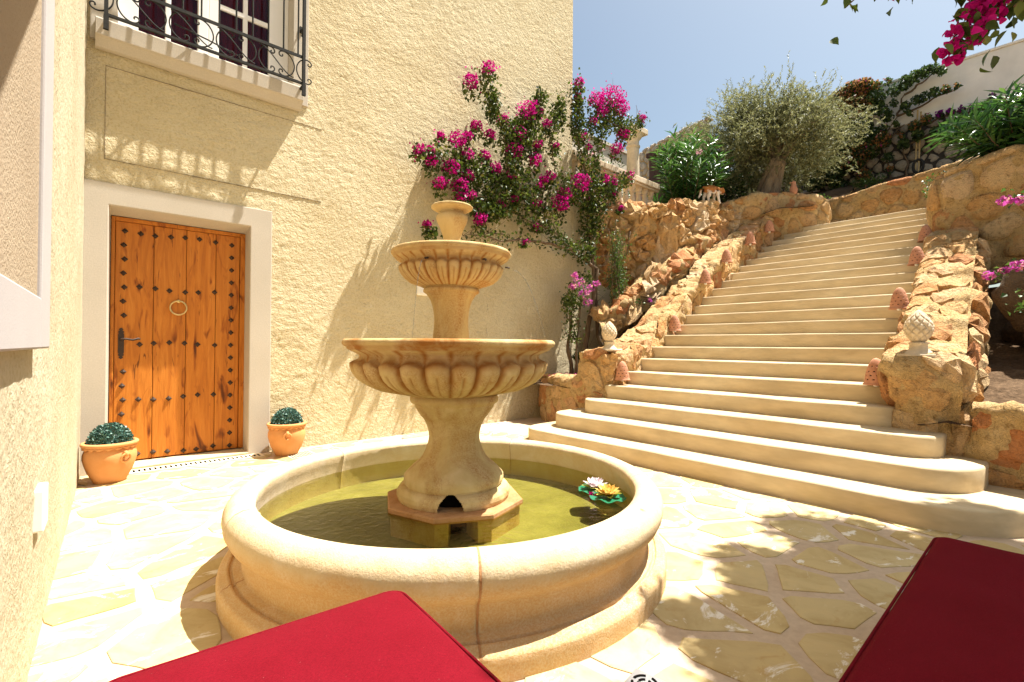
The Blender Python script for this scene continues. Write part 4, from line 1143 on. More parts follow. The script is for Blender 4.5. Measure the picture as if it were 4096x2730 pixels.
# walls around the head of the stair
wall('curved_wall', 'curved ochre stone wall with rounded end at the head of the steps', [(9.9, 4.62, 4.14), (10.35, 4.12, 4.28), (10.85, 3.66, 4.32), (11.25, 3.32, 4.32), (11.5, 3.16, 4.26), (11.75, 3.2, 4.24)], .4, 1.0, .38, .30, 18, bulge=.022, rough=.04, n=13, wob=.04, r=.08, rs=.6, gap=.03, back=-.002, ds=.034)
wall('landing_wall', 'straight ochre stone wall across the top of the steps', [(12.4, 4.3, 4.34), (12.3, 3.4, 4.40), (12.22, 2.4, 4.52), (12.15, 1.4, 4.62), (12.1, .6, 4.70)], .4, 1.1, .38, .28, 19, bulge=.02, rough=.035, n=12, wob=.03, r=.06, rs=.6, gap=.03, back=-.002, ds=.036)
wall('big_stone_wall', 'high ochre stone retaining wall right of the steps at the right edge', [(12.1, 1.42, 3.98), (10.9, 1.38, 3.80), (9.9, 1.30, 3.70), (9.35, 1.22, 3.66), (9.18, 1.05, 3.66), (9.14, .75, 3.74), (9.14, .3, 3.80), (9.2, -.4, 3.82), (9.3, -1.4, 3.80)], .5, 1.75, .50, .34, 20, bulge=.026, rough=.05, n=14, gap=.035, wob=.06, r=.10, rs=.6, back=-.002, ds=.036)

# dark boulders and soil of the planter on the right
def boulder(c, r, mat, label, seed):
    bm = bmesh.new(); bmesh.ops.create_icosphere(bm, subdivisions=4, radius=1)
    for v in bm.verts:
        d = v.co.normalized(); k = 1 + .28 * fbm(d * 1.4 + Vector((seed, 0, 0)), 1, 4) + .05 * fbm(d * 6, 1, 2)
        v.co = Vector((d.x * r[0] * k, d.y * r[1] * k, d.z * r[2] * k))
    me = bpy.data.meshes.new('boulder'); bm.to_mesh(me); bm.free(); me.materials.append(mat)
    me.polygons.foreach_set('use_smooth', [True] * len(me.polygons))
    o = bpy.data.objects.new('boulder', me); link(o); o.location = c; props(o, label, 'boulder', 'dark boulders in the shaded planter'); return o
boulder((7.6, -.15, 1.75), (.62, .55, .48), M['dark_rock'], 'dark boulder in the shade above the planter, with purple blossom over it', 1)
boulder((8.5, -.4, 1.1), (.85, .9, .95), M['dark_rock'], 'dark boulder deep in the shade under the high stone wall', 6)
def terrain(name, x0, x1, y0, y1, n, fz, mat):
    V = []
    for i in range(n + 1):
        x = x0 + (x1 - x0) * i / n; ya = y0(x) if callable(y0) else y0
        for j in range(n + 1):
            y = ya + (y1 - ya) * (j / n) ** 1.5; V.append((x, y, fz(x, y)))
    F = [(i * (n + 1) + j, (i + 1) * (n + 1) + j, (i + 1) * (n + 1) + j + 1, i * (n + 1) + j + 1) for i in range(n) for j in range(n)]
    return props(obj(name, V, F, mat, None, True), kind='structure')
lin = lambda x, xs, ys: float(np.interp(x, xs, ys))
terrain('planter_soil', 5.0, 9.4, -4, .75, 40, lambda x, y: lin(x, [5, 5.4, 6.5, 8.5, 9.4], [.55, .60, .85, 1.3, 2.0]) + .06 * fbm(Vector((x, y, 0)), 3), M['soil'])
terrain('vine_soil', 5.1, 7.2, 4.0, 5.6, 30, lambda x, y: lin(x, [5.1, 5.6, 6.4, 7.2], [.58, .62, .66, .9]) + .04 * fbm(Vector((x, y, 0)), 4), M['soil'])
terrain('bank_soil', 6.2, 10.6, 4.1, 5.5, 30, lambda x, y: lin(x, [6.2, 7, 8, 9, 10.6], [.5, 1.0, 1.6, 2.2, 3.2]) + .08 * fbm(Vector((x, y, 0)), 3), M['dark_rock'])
terrain('upper_hill', 7.2, 15.4, lambda x: max(4.66, lin(x, [7, 7.45, 7.95, 8.6, 9.4, 10.3], [5.58, 5.36, 4.92, 4.62, 4.52, 4.46]) + .3), 14, 40, lambda x, y: lin(x, [7.2, 9, 11, 15.2], [3.60, 3.70, 4.1, 5.5]) + .05 * fbm(Vector((x, y, 0)), 2), M['soil'])
terrain('hill_bank', 10.4, 15.4, 3.3, 4.7, 30, lambda x, y: lin(x, [10.4, 12.3, 15.2], [3.9, 4.30, 5.5]) + .05 * fbm(Vector((x, y, 0)), 2), M['soil'])
terrain('hill_slope', 12.3, 15.4, -8, 3.3, 30, lambda x, y: lin(x, [12.3, 13, 15.2], [4.25, 4.5, 5.5]) + .05 * fbm(Vector((x, y, 0)), 2), M['soil'])
terrain('right_hill', 9.4, 12.3, -8, 1.2, 30, lambda x, y: lin(x, [9.4, 12.3], [3.7, 4.3]) + .05 * fbm(Vector((x, y, 0)), 2), M['soil'])

# dark dry-stone wall with the white garden wall above
wall('dry_stone_wall', 'dark grey dry stone wall behind the olive tree', [(15.2, 9.0, 6.60), (15.0, 6.0, 6.60), (15.0, 3.0, 6.60), (15.0, -.4, 6.60), (15.0, -2.0, 6.60)], .3, 1.7, .29, .21, 22, top=False, mat='grey_stone', mor='grey_joint', bulge=.05, rough=.03, gap=.035, n=9, ds=.10, wob=.0)
wwall = empty('white_garden_wall', (15.1, 2, 6.6), 'long white painted wall above the dark dry stone wall', 'wall')
V = []
b = MB(); b.box(14.93, 15.3, -3.0, 6.5, 6.59, 7.70); bevel(b.build('painted_face', M['white_wall'], wwall), .02)
b = MB(); b.box(14.90, 15.34, -3.0, 6.5, 7.701, 7.76); bevel(b.build('coping', M['white_wall'], wwall), .015)

# ------------------------------------------------------------------ terrace with balustrade, column, neighbours
terr = empty('terrace', (7.2, 5.6, 0), 'cream plaster terrace wall that carries the white balustrade', 'wall')
b = MB(); b.box(6.355, 8.9, 5.585, 5.9, -.02, 3.66); b.build('terrace_wall', M['plaster'], terr)
b = MB(); b.box(6.36, 10.8, 5.9, 9.5, 3.3, 3.655); b.build('terrace_floor', M['step'], terr)
bal = empty('balustrade', (7.5, 5.7, 3.66), 'white turned balustrade on the terrace beside the house corner', 'balustrade')
b = MB(); b.box(6.36, 9.1, 5.56, 5.84, 3.665, 3.755); bevel(b.build('base_rail', M['white_stone'], bal), .01)
b = MB(); b.box(6.36, 9.1, 5.555, 5.845, 4.44, 4.56); b.box(6.36, 9.1, 5.585, 5.815, 4.395, 4.44); bevel(b.build('handrail', M['white_stone'], bal), .015)
bp_ = [(.075, 0), (.075, .05), (.06, .055), (.06, .075), (.045, .09), (.055, .12), (.075, .17), (.083, .22), (.078, .27), (.06, .34), (.046, .42), (.040, .48), (.046, .50), (.058, .515), (.058, .53), (.045, .54), (.052, .56), (.07, .585), (.07, .64)]
bme = None
for i in range(12):
    x = 6.52 + .222 * i
    if bme is None:
        mb = MB().lathe(bp_, 20); bme = mesh_from('baluster', mb.V, mb.F, M['white_stone'], True)
    share('baluster', bme, bal, (x, 5.70, 3.755))
colm = empty('column', (9.12, 6.25, 3.65), 'round cream column behind the balustrade', 'column')
colp = [(.19, 0), (.19, .12), (.16, .14), (.165, .18), (.15, .22), (.145, .26), (.142, 1.2), (.130, 1.86), (.128, 1.88), (.15, 1.89), (.155, 1.91), (.15, 1.93), (.128, 1.94), (.130, 2.03), (.14, 2.06), (.17, 2.09), (.205, 2.14), (.215, 2.17)]
MB().lathe(colp, 32).build('shaft', M['white_stone'], colm, True, False)
bevel(MB().box(-.235, .235, -.235, .235, 2.17, 2.29).build('capital', M['white_stone'], colm, False, False), .012)
nb = empty('neighbour_house', (10, 8, 3.6), 'plain beige house wall behind the pink oleander', 'house')
b = MB(); b.box(8.2, 11.6, 8.0, 10.5, 3.5, 6.50); b.build('walls', M['beige_wall'], nb)
b = MB(); b.box(8.15, 11.65, 7.95, 10.55, 6.502, 6.58); b.build('roof_edge', M['beige_wall'], nb)
sh = wall('stone_building', 'small grey-brown stone building with a dark wooden shutter behind the oleander', [(14.6, 9.9, 7.72), (14.2, 9.4, 7.78), (14.05, 8.6, 7.86), (14.0, 7.8, 7.95), (13.95, 6.9, 8.02)], .3, 3.2, .30, .19, 24, top=True, mat='grey_stone', mor='mortar', bulge=.03, rough=.02, gap=.03, n=9, ds=.12, wob=0., cat='building')
for k in range(4): MB().box(13.93, 13.99, 8.05 + .22 * k, 8.26 + .22 * k, 5.6, 7.35).build('shutter_board', M['dark_wood'], sh)
MB().box(13.90, 14.0, 7.98, 9.02, 7.36, 7.50).build('lintel', M['dark_wood'], sh)

# ================================================================== PINECONES, CLAY LAMPS, FIGURINE
def pinecone(loc, s, label):
    t = empty('pinecone_finial', loc, label, 'finial', 'stone pinecones on the newels')
    base = [(0, 0), (.115, 0), (.115, .03), (.105, .035), (.085, .05), (.062, .07), (.055, .09), (.06, .105), (.068, .115)]
    bb = MB(); bb.box(-.115, .115, -.115, .115, 0, .028); bb.lathe([(.10, .028), (.088, .04), (.064, .062), (.056, .085), (.06, .105), (.07, .115), (.05, .12)], 28)
    o = bb.build('base', M['white_stone'], t, True, False); o.scale = (s, s, s)
    prof = []
    for i in range(49):
        u = i / 48; a = PI * u; z = .112 + .265 * u
        r = .098 * math.sin(min(PI, a * .93 + .22)) ** .8 * (1.03 - .12 * u)
        prof.append((r if i < 48 else 0, z))
    def fn(r, z, a, i):
        u = i / 48; p = a * 9 / (2 * PI) + u * 4.2; q = a * 9 / (2 * PI) - u * 4.2
        e = min(abs((p % 1) - .5), abs((q % 1) - .5)); e = min(1, e / .16)
        return (r * (.84 + .16 * e), z)
    o = MB().lathe(prof, 108, fn=fn).build('cone', M['white_stone'], t, True, False); o.scale = (s, s, s)
pinecone((5.27, 3.97, 1.085), 1.06, 'pale stone pinecone on the left newel, in front of the vines')
pinecone((5.18, .765, 1.075), 1.05, 'large pale stone pinecone on the right newel of the steps')

def lamp(loc, rz, label):
    t = empty('clay_lamp', loc, label, 'wall lamp', 'perforated clay lamps along the steps'); t.rotation_euler = (0, 0, rz)
    nb_, nh = 60, 26; prof = []
    for i in range(nh + 1):
        u = i / nh; z = .235 * (1 - u)
        r = .080 * math.sqrt(max(0, 1 - (1 - u) ** 2.0)) * (.86 + .14 * u) + .002 + (.014 * max(0, (u - .9) / .1) ** 1.5)
        prof.append((r, z))
    mb = MB().lathe(prof, nb_)
    holes = []
    for row, z in enumerate((.165, .125, .088, .052)):
        for k in range(10): holes.append((2 * PI * (k + .5 * (row % 2)) / 10, z))
    keep = []
    for f in mb.F:
        c = sum((Vector(mb.V[i]) for i in f), Vector()) / 4; a = math.atan2(c.y, c.x); rr = math.hypot(c.x, c.y)
        if any((((a - ha + PI) % (2 * PI) - PI) * rr) ** 2 + (c.z - hz) ** 2 < .0068 ** 2 for ha, hz in holes): continue
        keep.append(f)
    mb.F = keep
    o = mb.build('bell', M['lamp_clay'], t, True, False)
    sm = o.modifiers.new('wall', 'SOLIDIFY'); sm.thickness = .007; sm.offset = -1
    MB().lathe([(0, .20), (.05, .15), (.072, .06), (.07, .02), (.0, .02)], 20).build('dark_inside', M['void'], t, True, False)
    MB().lathe([(.0, -.016), (.018, -.013), (.024, .0), (.022, .014), (.014, .03)], 14, (0, 0, 0)).build('bulb', M['plastic'], t, True, False)
    return t
l0 = lamp((5.19, 3.70, .72), 0, 'clay lamp on the left newel, under the small pinecone')
for loc, lb in (((6.58, 3.77, 1.38), 'second clay lamp up the left parapet, counting from the newel'), ((7.62, 3.82, 2.18), 'third clay lamp up the left parapet, near its middle'),
                ((8.42, 3.84, 2.62), 'fourth clay lamp up the left parapet'), ((9.40, 3.84, 3.08), 'fifth clay lamp up the left parapet, before the shaded gap'), ((10.15, 3.78, 3.42), 'topmost clay lamp of the left parapet, in front of the curved wall'),
                ((5.32, 1.08, .82), 'clay lamp on the right newel, beside the large pinecone'), ((6.75, 1.16, 1.58), 'second clay lamp up the right parapet, above the large pinecone'),
                ((8.15, 1.22, 2.24), 'third clay lamp up the right parapet'), ((9.15, 1.27, 2.70), 'topmost clay lamp on the right, against the high stone wall')):
    copy_tree(l0, loc, random.uniform(0, 6), lb)
fig = empty('bird_figurine', (10.98, 3.62, 4.30), 'small clay bird figurine on the curved stone wall', 'figurine')
MB().lathe([(0, 0), (.055, .0), (.07, .05), (.075, .11), (.06, .17), (.04, .21), (.045, .24), (.04, .27), (.015, .29), (0, .29)], 20).build('figure', M['lamp_clay'], fig, True, False)
MB().tube([(-.03, .02, .255), (-.085, .05, .235)], [.015, .003], 8).build('beak', M['lamp_clay'], fig, True, False)
gl = empty('garden_lantern', (14.2, 2.1, 5.05), 'small black ring-shaped garden lantern before the dry stone wall', 'lantern')
MB().tube([(0, .09 * math.cos(a), .24 + .15 * math.sin(a)) for a in np.linspace(0, 2 * PI, 25)], .028, 8, False).build('ring', M['iron'], gl, True, False)
MB().tube([(0, 0, -.1), (0, 0, .09)], .02, 8).build('stem', M['iron'], gl, True, False)
for i, (y, dz) in enumerate(((2.18, 0), (2.24, .06))):
    o = MB().tube([(14.75, y, 5.2), (14.82, y - .04, 6.75 + dz)], .018, 7).build('bamboo_cane', M['wood_post'])
    props(o, ('thin bamboo cane against the dry stone wall', 'slightly taller bamboo cane against the dry stone wall')[i], 'cane', 'canes against the dry stone wall')

# ================================================================== CAT
def cat():
    J = {'hip': ((0, 0, .255), .098), 'belly': ((.10, 0, .25), .098), 'chest': ((.20, 0, .25), .092), 'neck': ((.265, 0, .262), .052), 'head': ((.335, .0, .215), .062), 'muz': ((.385, .0, .205), .028),
         'tail1': ((-.06, 0, .29), .022), 'tail2': ((-.10, .02, .24), .020), 'tail3': ((-.10, .04, .16), .018), 'tail4': ((-.13, .05, .10), .014)}
    E_ = [('hip', 'belly'), ('belly', 'chest'), ('chest', 'neck'), ('neck', 'head'), ('head', 'muz'), ('hip', 'tail1'), ('tail1', 'tail2'), ('tail2', 'tail3'), ('tail3', 'tail4')]
    for s, sx, st in (('l', .042, .0), ('r', -.042, .035)):
        J['th' + s] = ((.02 + st, sx, .20), .050); J['ho' + s] = ((-.03 + st, sx, .105), .024); J['hp' + s] = ((-.01 + st, sx, .022), .020); J['ht' + s] = ((.03 + st, sx, .014), .018)
        E_ += [('hip', 'th' + s), ('th' + s, 'ho' + s), ('ho' + s, 'hp' + s), ('hp' + s, 'ht' + s)]
        J['sh' + s] = ((.205, sx, .20), .038); J['el' + s] = ((.19 + st * .8, sx, .12), .025); J['fp' + s] = ((.20 + st * 1.2, sx, .022), .020); J['ft' + s] = ((.225 + st * 1.2, sx, .014), .018)
        E_ += [('chest', 'sh' + s), ('sh' + s, 'el' + s), ('el' + s, 'fp' + s), ('fp' + s, 'ft' + s)]
        J['ea' + s] = ((.325, sx * .75, .285), .020); J['eb' + s] = ((.322, sx * .95, .312), .005)
        E_ += [('head', 'ea' + s), ('ea' + s, 'eb' + s)]
    K = list(J); me = bpy.data.meshes.new('cat')
    me.from_pydata([J[k][0] for k in K], [(K.index(a), K.index(b)) for a, b in E_], [])
    o = bpy.data.objects.new('cat', me); link(o)
    m = o.modifiers.new('skin', 'SKIN'); m.use_smooth_shade = True
    for i, k in enumerate(K): me.skin_vertices[0].data[i].radius = (J[k][1], J[k][1])
    me.skin_vertices[0].data[0].use_root = True
    s2 = o.modifiers.new('sub', 'SUBSURF'); s2.levels = 2; s2.render_levels = 2
    mt, t, b, pos, g = new_mat('calico_fur', .9, .1)
    tc = nn(t, 'ShaderNodeTexCoord'); ob = tc.outputs['Object']
    nz = tex_noise(t, ob, 11, 3, .5)
    sx = nn(t, 'ShaderNodeSeparateXYZ'); t.links.new(ob, sx.inputs[0])
    up_ = math_(t, 'ADD', sx.outputs[2], math_(t, 'MULTIPLY', math_(t, 'SUBTRACT', nz, .5), .22))
    fur = ramp(t, tex_noise(t, mapping(t, ob, (1, 1, 1), (0, 0, 0), (3, 0, 1)), 8, 3, .5), [(.36, (.05, .025, .015)), (.42, (.30, .11, .03)), (.6, (.40, .17, .055)), (.7, (.33, .13, .04))])
    c = mixc(t, (.72, .63, .54), fur, ramp(t, up_, [(.185, (0, 0, 0)), (.215, (1, 1, 1))]))
    t.links.new(c, b.inputs['Base Color']); set_bump(t, b, tex_noise(t, ob, 160, 2), .4, .004)
    me.materials.append(mt); 
    o.location = (9.36, 4.68, 4.02); o.rotation_euler = (0, 0, -.45); o.scale = (1.12, 1.12, 1.12)
    props(o, 'calico cat standing on the stone wall with its head lowered', 'cat')
    ey = MB()
    for s in (1, -1): ey.lathe([(0, -.006), (.006, 0), (0, .006)], 8, (.372, s * .024, .243))
    ey.build('eyes', M['void'], o, True, False)
    nm_ = MB().lathe([(0, -.006), (.007, 0), (0, .006)], 8, (.41, 0, .208)); nm_.build('nose', M['pink_flower'], o, True, False)
cat()

# ================================================================== PLANTS
# ---- the big bougainvillea against the house (x, z on the plane it is trained in)
CL = [(4.21, 5.0, 0.121), (3.96, 4.76, 0.124), (4.95, 4.65, 0.17), (5.12, 4.8, 0.078), (5.26, 4.75, 0.064), (4.06, 4.18, 0.091), (3.44, 3.84, 0.059), (3.73, 3.89, 0.132), (3.9, 3.99, 0.084), (3.11, 3.56, 0.082), (3.28, 3.6, 0.065), (3.29, 3.47, 0.1), (3.44, 3.23, 0.101), (3.9, 3.73, 0.106), (4.21, 3.8, 0.092), (4.3, 4.13, 0.087), (4.79, 4.26, 0.137), (4.71, 3.99, 0.151), (5.17, 4.21, 0.088), (5.11, 3.96, 0.119), (3.6, 3.47, 0.122), (4.38, 3.67, 0.102), (3.9, 3.44, 0.101), (3.74, 3.27, 0.124), (3.91, 3.18, 0.098), (3.77, 3.12, 0.096), (4.08, 2.88, 0.102), (3.28, 2.69, 0.058), (4.65, 3.58, 0.06), (4.5, 3.17, 0.083), (5.47, 3.81, 0.097), (5.33, 3.71, 0.08), (5.24, 3.61, 0.057), (6.16, 3.85, 0.189), (5.81, 3.6, 0.14), (5.71, 3.42, 0.165), (5.22, 3.32, 0.079), (5.2, 2.98, 0.047), (5.42, 4.61, 0.081), (5.58, 4.3, 0.059), (6.15, 5.52, 0.096), (6.12, 5.27, 0.062), (6.64, 5.42, 0.161), (7.05, 5.56, 0.276), (7.3, 5.49, 0.188), (6.76, 5.24, 0.126), (7.96, 5.49, 0.087), (7.36, 5.02, 0.132), (7.18, 4.7, 0.13), (6.82, 4.07, 0.109), (7.69, 4.36, 0.097), (7.12, 3.9, 0.074), (6.26, 4.66, 0.069), (6.42, 4.53, 0.07), (4.95, 2.69, 0.043), (4.75, 3.3, 0.076), (7.06, 4.07, 0.111), (7.34, 3.66, 0.057), (4.52, 4.42, 0.074), (6.53, 4.99, 0.078)]
BR = [[(6.06, 0.66), (6.03, 1.25), (6.08, 1.83), (6.05, 2.1)], [(6.46, 0.62), (6.43, 1.25), (6.53, 1.86), (6.64, 2.33), (6.67, 2.47), (6.28, 2.68), (5.72, 2.74), (5.12, 2.75), (4.54, 2.67), (3.95, 2.63)], [(6.79, .75), (6.79, 1.08), (6.67, 1.62), (6.61, 2.33), (6.49, 3.38), (6.37, 4.06), (6.05, 4.6), (6.1, 5.2), (6.15, 5.49)], [(6.28, 2.68), (5.77, 2.81), (5.52, 2.97), (5.38, 3.21), (5.16, 3.29), (4.69, 3.47), (4.3, 3.56), (3.9, 3.44), (3.47, 3.57), (3.11, 3.56)], [(6.61, 2.33), (6.59, 4.25), (6.87, 5.13), (7.11, 5.54)], [(4.69, 3.47), (4.61, 3.75), (4.56, 4.22), (4.29, 4.64), (4.18, 4.8), (4.14, 4.93)], [(4.69, 3.47), (4.81, 4.14), (5.1, 4.6), (5.32, 5.06)], [(5.38, 3.21), (5.56, 3.86), (5.46, 4.49), (5.75, 5.11)], [(5.52, 2.97), (5.12, 3.03), (4.69, 3.11), (4.09, 2.99), (3.74, 3.2)], [(6.43, 3.37), (7.06, 4.0), (7.69, 4.37)], [(6.87, 5.13), (7.43, 5.15), (7.96, 5.49)], [(4.54, 2.76), (4.16, 2.69), (3.81, 2.61)], [(6.5, 2.67), (6.77, 3.43), (7.19, 3.95)]]
def dy(x, z): return 5.30 + .10 * noise.noise(Vector((x * 1.1, z * 1.1, 2))) - (.0 if x < 6.2 else 0)
bou = empty('bougainvillea', (6.45, 5.3, .66), 'large magenta bougainvillea trained over the cream house wall and corner', 'climbing plant')
lines = []
for k, br in enumerate(BR):
    pts = []
    for (a, b_) in zip(br, br[1:]):
        n = max(2, int(math.hypot(b_[0] - a[0], b_[1] - a[1]) / .09))
        for i in range(n):
            f = i / n; x = a[0] + (b_[0] - a[0]) * f; z = a[1] + (b_[1] - a[1]) * f
            w = .035
            pts.append((x + w * noise.noise(Vector((z * 5, x * 3, k))), dy(x, z) + .05 * noise.noise(Vector((x * 4, z * 4, k + 9))), z + w * noise.noise(Vector((x * 5, z * 4, k + 3)))))
    pts.append((br[-1][0], dy(*br[-1]), br[-1][1])); lines.append(pts)
    r0 = (.038, .050, .040)[k] if k < 3 else .012
    m = len(pts)
    MB().tube(pts, [max(.0035, r0 * (1 - .85 * i / (m - 1))) for i in range(m)], 7).build('trunk' if k < 3 else 'branch', M['bark'], bou, True)
# twin stems twisting round the trunks, bare thorny twigs
tw = MB()
for k in (0, 1):
    P_ = lines[k][:14]; tw.tube([(p[0] + .03 * math.cos(i * .6), p[1] + .03 * math.sin(i * .6), p[2]) for i, p in enumerate(P_)], .012, 6)
Rb = random.Random(3)
for _ in range(190):
    ln = lines[Rb.choice([1, 1, 2, 3, 4, 5, 6, 7, 8, 9, 10, 11, 12])]; p = Vector(Rb.choice(ln[3:])); d = Vector((Rb.uniform(-1, 1), Rb.uniform(-.6, .3), Rb.uniform(-.5, 1))).normalized() * Rb.uniform(.12, .38)
    if (p + d).y > 5.56: d.y *= -1
    tw.tube([p, p + d * .5 + Vector((0, 0, Rb.uniform(-.03, .03))), p + d], [.0035, .003, .0015], 4)
props(tw.build('twigs', M['bark'], bou, True), kind='stuff')
pts = []
for k, ln in enumerate(lines):
    if k == 0: continue
    arr = np.asarray(ln); L = np.linalg.norm(np.diff(arr, axis=0), axis=1).sum()
    use = arr[arr[:, 2] > (3.0 if k in (2, 4) else 2.5 if k == 1 else 0)]
    if len(use) < 2: continue
    L = np.linalg.norm(np.diff(use, axis=0), axis=1).sum()
    pts.append(along(use, int(L * (80 if k in (1, 11) else 300)), .07))
for (x, z, r) in CL:
    n = int(34 + 2600 * r * r)
    pts.append(blob_pts((x + .02, dy(x, z) + .02, z - r * .9), (r * 1.25, .10, r * 1.2), n, 0)[0])
# dense leafy masses between the sprays
for x, z, rx, rz, n in ((4.45, 3.35, .45, .30, 380), (4.9, 3.5, .35, .35, 260), (4.75, 4.15, .28, .35, 300), (4.25, 3.05, .35, .18, 300), (5.0, 4.3, .30, .38, 300), (6.45, 3.25, .20, .45, 110), (6.3, 2.75, .24, .25, 90), (5.9, 3.7, .3, .3, 160), (4.0, 3.55, .38, .3, 280),
                        (6.55, 3.9, .3, .4, 200), (6.95, 4.0, .35, .2, 160), (6.1, 4.9, .10, .45, 200), (6.6, 4.9, .3, .25, 130), (5.72, 4.85, .09, .3, 120), (4.35, 4.55, .10, .28, 120), (5.25, 4.9, .1, .25, 90), (7.5, 5.1, .28, .1, 90), (6.3, 2.3, .16, .14, 45), (3.35, 2.56, .07, .14, 60), (3.6, 2.6, .07, .06, 30), (5.98, 1.9, .12, .1, 60), (6.25, .98, .12, .07, 40), (6.6, .98, .09, .07, 30)):
    pts.append(blob_pts((x, dy(x, z), z), (rx, .15, rz), int(n * 1.75), 0)[0])
P_ = np.concatenate(pts); P_ = P_[P_[:, 1] < 5.575]
leaves_from('leaves', P_, M['leaf_boug'], bou, .060, .040, .6)
for x, z, r in CL:
    flower_cluster((x, dy(x, z) - .02, z), r * .95, M['bract'], bou, int(50 + 8500 * r * r), 'flower_cluster', .036, .85)
# loose single bracts
pp = []
for x, z, r in CL: pp.append(blob_pts((x, dy(x, z), z), (r * 2.0, .12, r * 1.8), 7, .3)[0])
P_ = np.concatenate(pp); P_ = P_[P_[:, 1] < 5.57]
quads('loose_bracts', P_, runit(len(P_)), runit(len(P_)), .034, .028, M['bract'], bou)

# ---- small purple one in front of its trunk
sp = empty('young_bougainvillea', (5.95, 5.1, .66), 'young bougainvillea with pale purple and apricot bracts on the planter', 'climbing plant')
ln = [[(5.95, 5.12, .60), (5.92, 5.1, 1.1), (5.96, 5.08, 1.6), (5.98, 5.05, 2.0)], [(5.92, 5.1, 1.3), (5.75, 5.08, 1.55), (5.6, 5.05, 1.62)], [(5.94, 5.1, 1.5), (5.8, 5.08, 1.8), (5.66, 5.06, 2.0)], [(5.93, 5.1, 1.2), (5.78, 5.1, 1.32), (5.65, 5.1, 1.34)]]
for k, l in enumerate(ln): MB().tube(wander(l[0], l[1], 4, .02, k) + wander(l[1], l[-2], 4, .02, k + 3)[1:] + wander(l[-2], l[-1], 4, .02, k + 6)[1:], .018 if k == 0 else .006, 6).build('stem', M['bark'], sp, True)
P_ = np.concatenate([along(l, 70, .06) for l in ln[1:]] + [blob_pts((5.86, 5.06, 1.95), (.24, .16, .24), 240, 0)[0], blob_pts((5.7, 5.08, 1.75), (.16, .12, .14), 70, 0)[0]])
leaves_from('leaves', P_, M['leaf_boug'], sp, .052, .036, .4)
for x, z, r in ((5.83, 2.26, .06), (5.92, 2.16, .09), (6.15, 2.06, .10), (6.03, 1.98, .09), (6.13, 1.86, .08), (6.36, 2.18, .06), (5.78, 2.08, .06)):
    flower_cluster((x - .05, 5.02, z), r, M['bract_purple'], sp, 60, 'flower_cluster', .036)

# ---- feathery green climber right of it
cl = empty('green_climber', (6.75, 5.0, .7), 'bright green feathery climber hanging down the corner beside the rock face', 'climbing plant')
ptsl = []
for k in range(16):
    R = random.Random(k); top = (6.90 + R.uniform(-.22, .20), 5.02 + R.uniform(-.12, .12), R.uniform(2.4, 3.4)); bot = (6.90 + R.uniform(-.28, .25), 5.0 + R.uniform(-.12, .12), R.uniform(1.35, 2.4))
    w = wander(bot, top, 10, .14, k); ptsl.append(w)
    MB().tube(w, .006, 5).build('stem', M['bark'], cl, True)
P_ = np.concatenate([along(w, 105, .05) for w in ptsl] + [blob_pts((6.85, 5.0, 2.75), (.18, .12, .4), 170, 0)[0], blob_pts((6.95, 5.0, 2.1), (.16, .12, .4), 200, 0)[0], blob_pts((6.7, 5.05, 1.35), (.2, .12, .3), 130, 0)[0]])
leaves_from('leaves', P_, M['leaf_bush'], cl, .048, .017, .2)
# fallen bracts on the planter soil
n = 240; a = np.stack([rng.uniform(5.25, 6.9, n), rng.uniform(4.3, 5.5, n), np.full(n, .70)], 1)
a[:, 2] = .69 + .02 * rng.random(n)
a[:14] = np.stack([rng.uniform(1.9, 5.2, 14), rng.uniform(4.3, 5.5, 14), np.full(14, .012)], 1)
props(quads('fallen_petals', a, runit(n) * np.array([1, 1, .2]), runit(n) * .3 + np.array([0, 0, 1]), .034, .028, M['bract']), kind='stuff')
sprig = empty('rock_sprig', (7.05, 4.8, 1.85), 'little sprig with pink bracts growing out of the rock face', 'plant')
MB().tube([(7.0, 4.85, 1.8), (7.02, 4.72, 1.9), (7.15, 4.62, 1.95)], .005, 5).build('stem', M['bark'], sprig)
leaves_from('leaves', blob_pts((7.08, 4.68, 1.9), (.16, .1, .07), 40, 0)[0], M['leaf_bush'], sprig, .05, .035)
flower_cluster((7.2, 4.6, 1.93), .035, M['bract_purple'], sprig, 44)

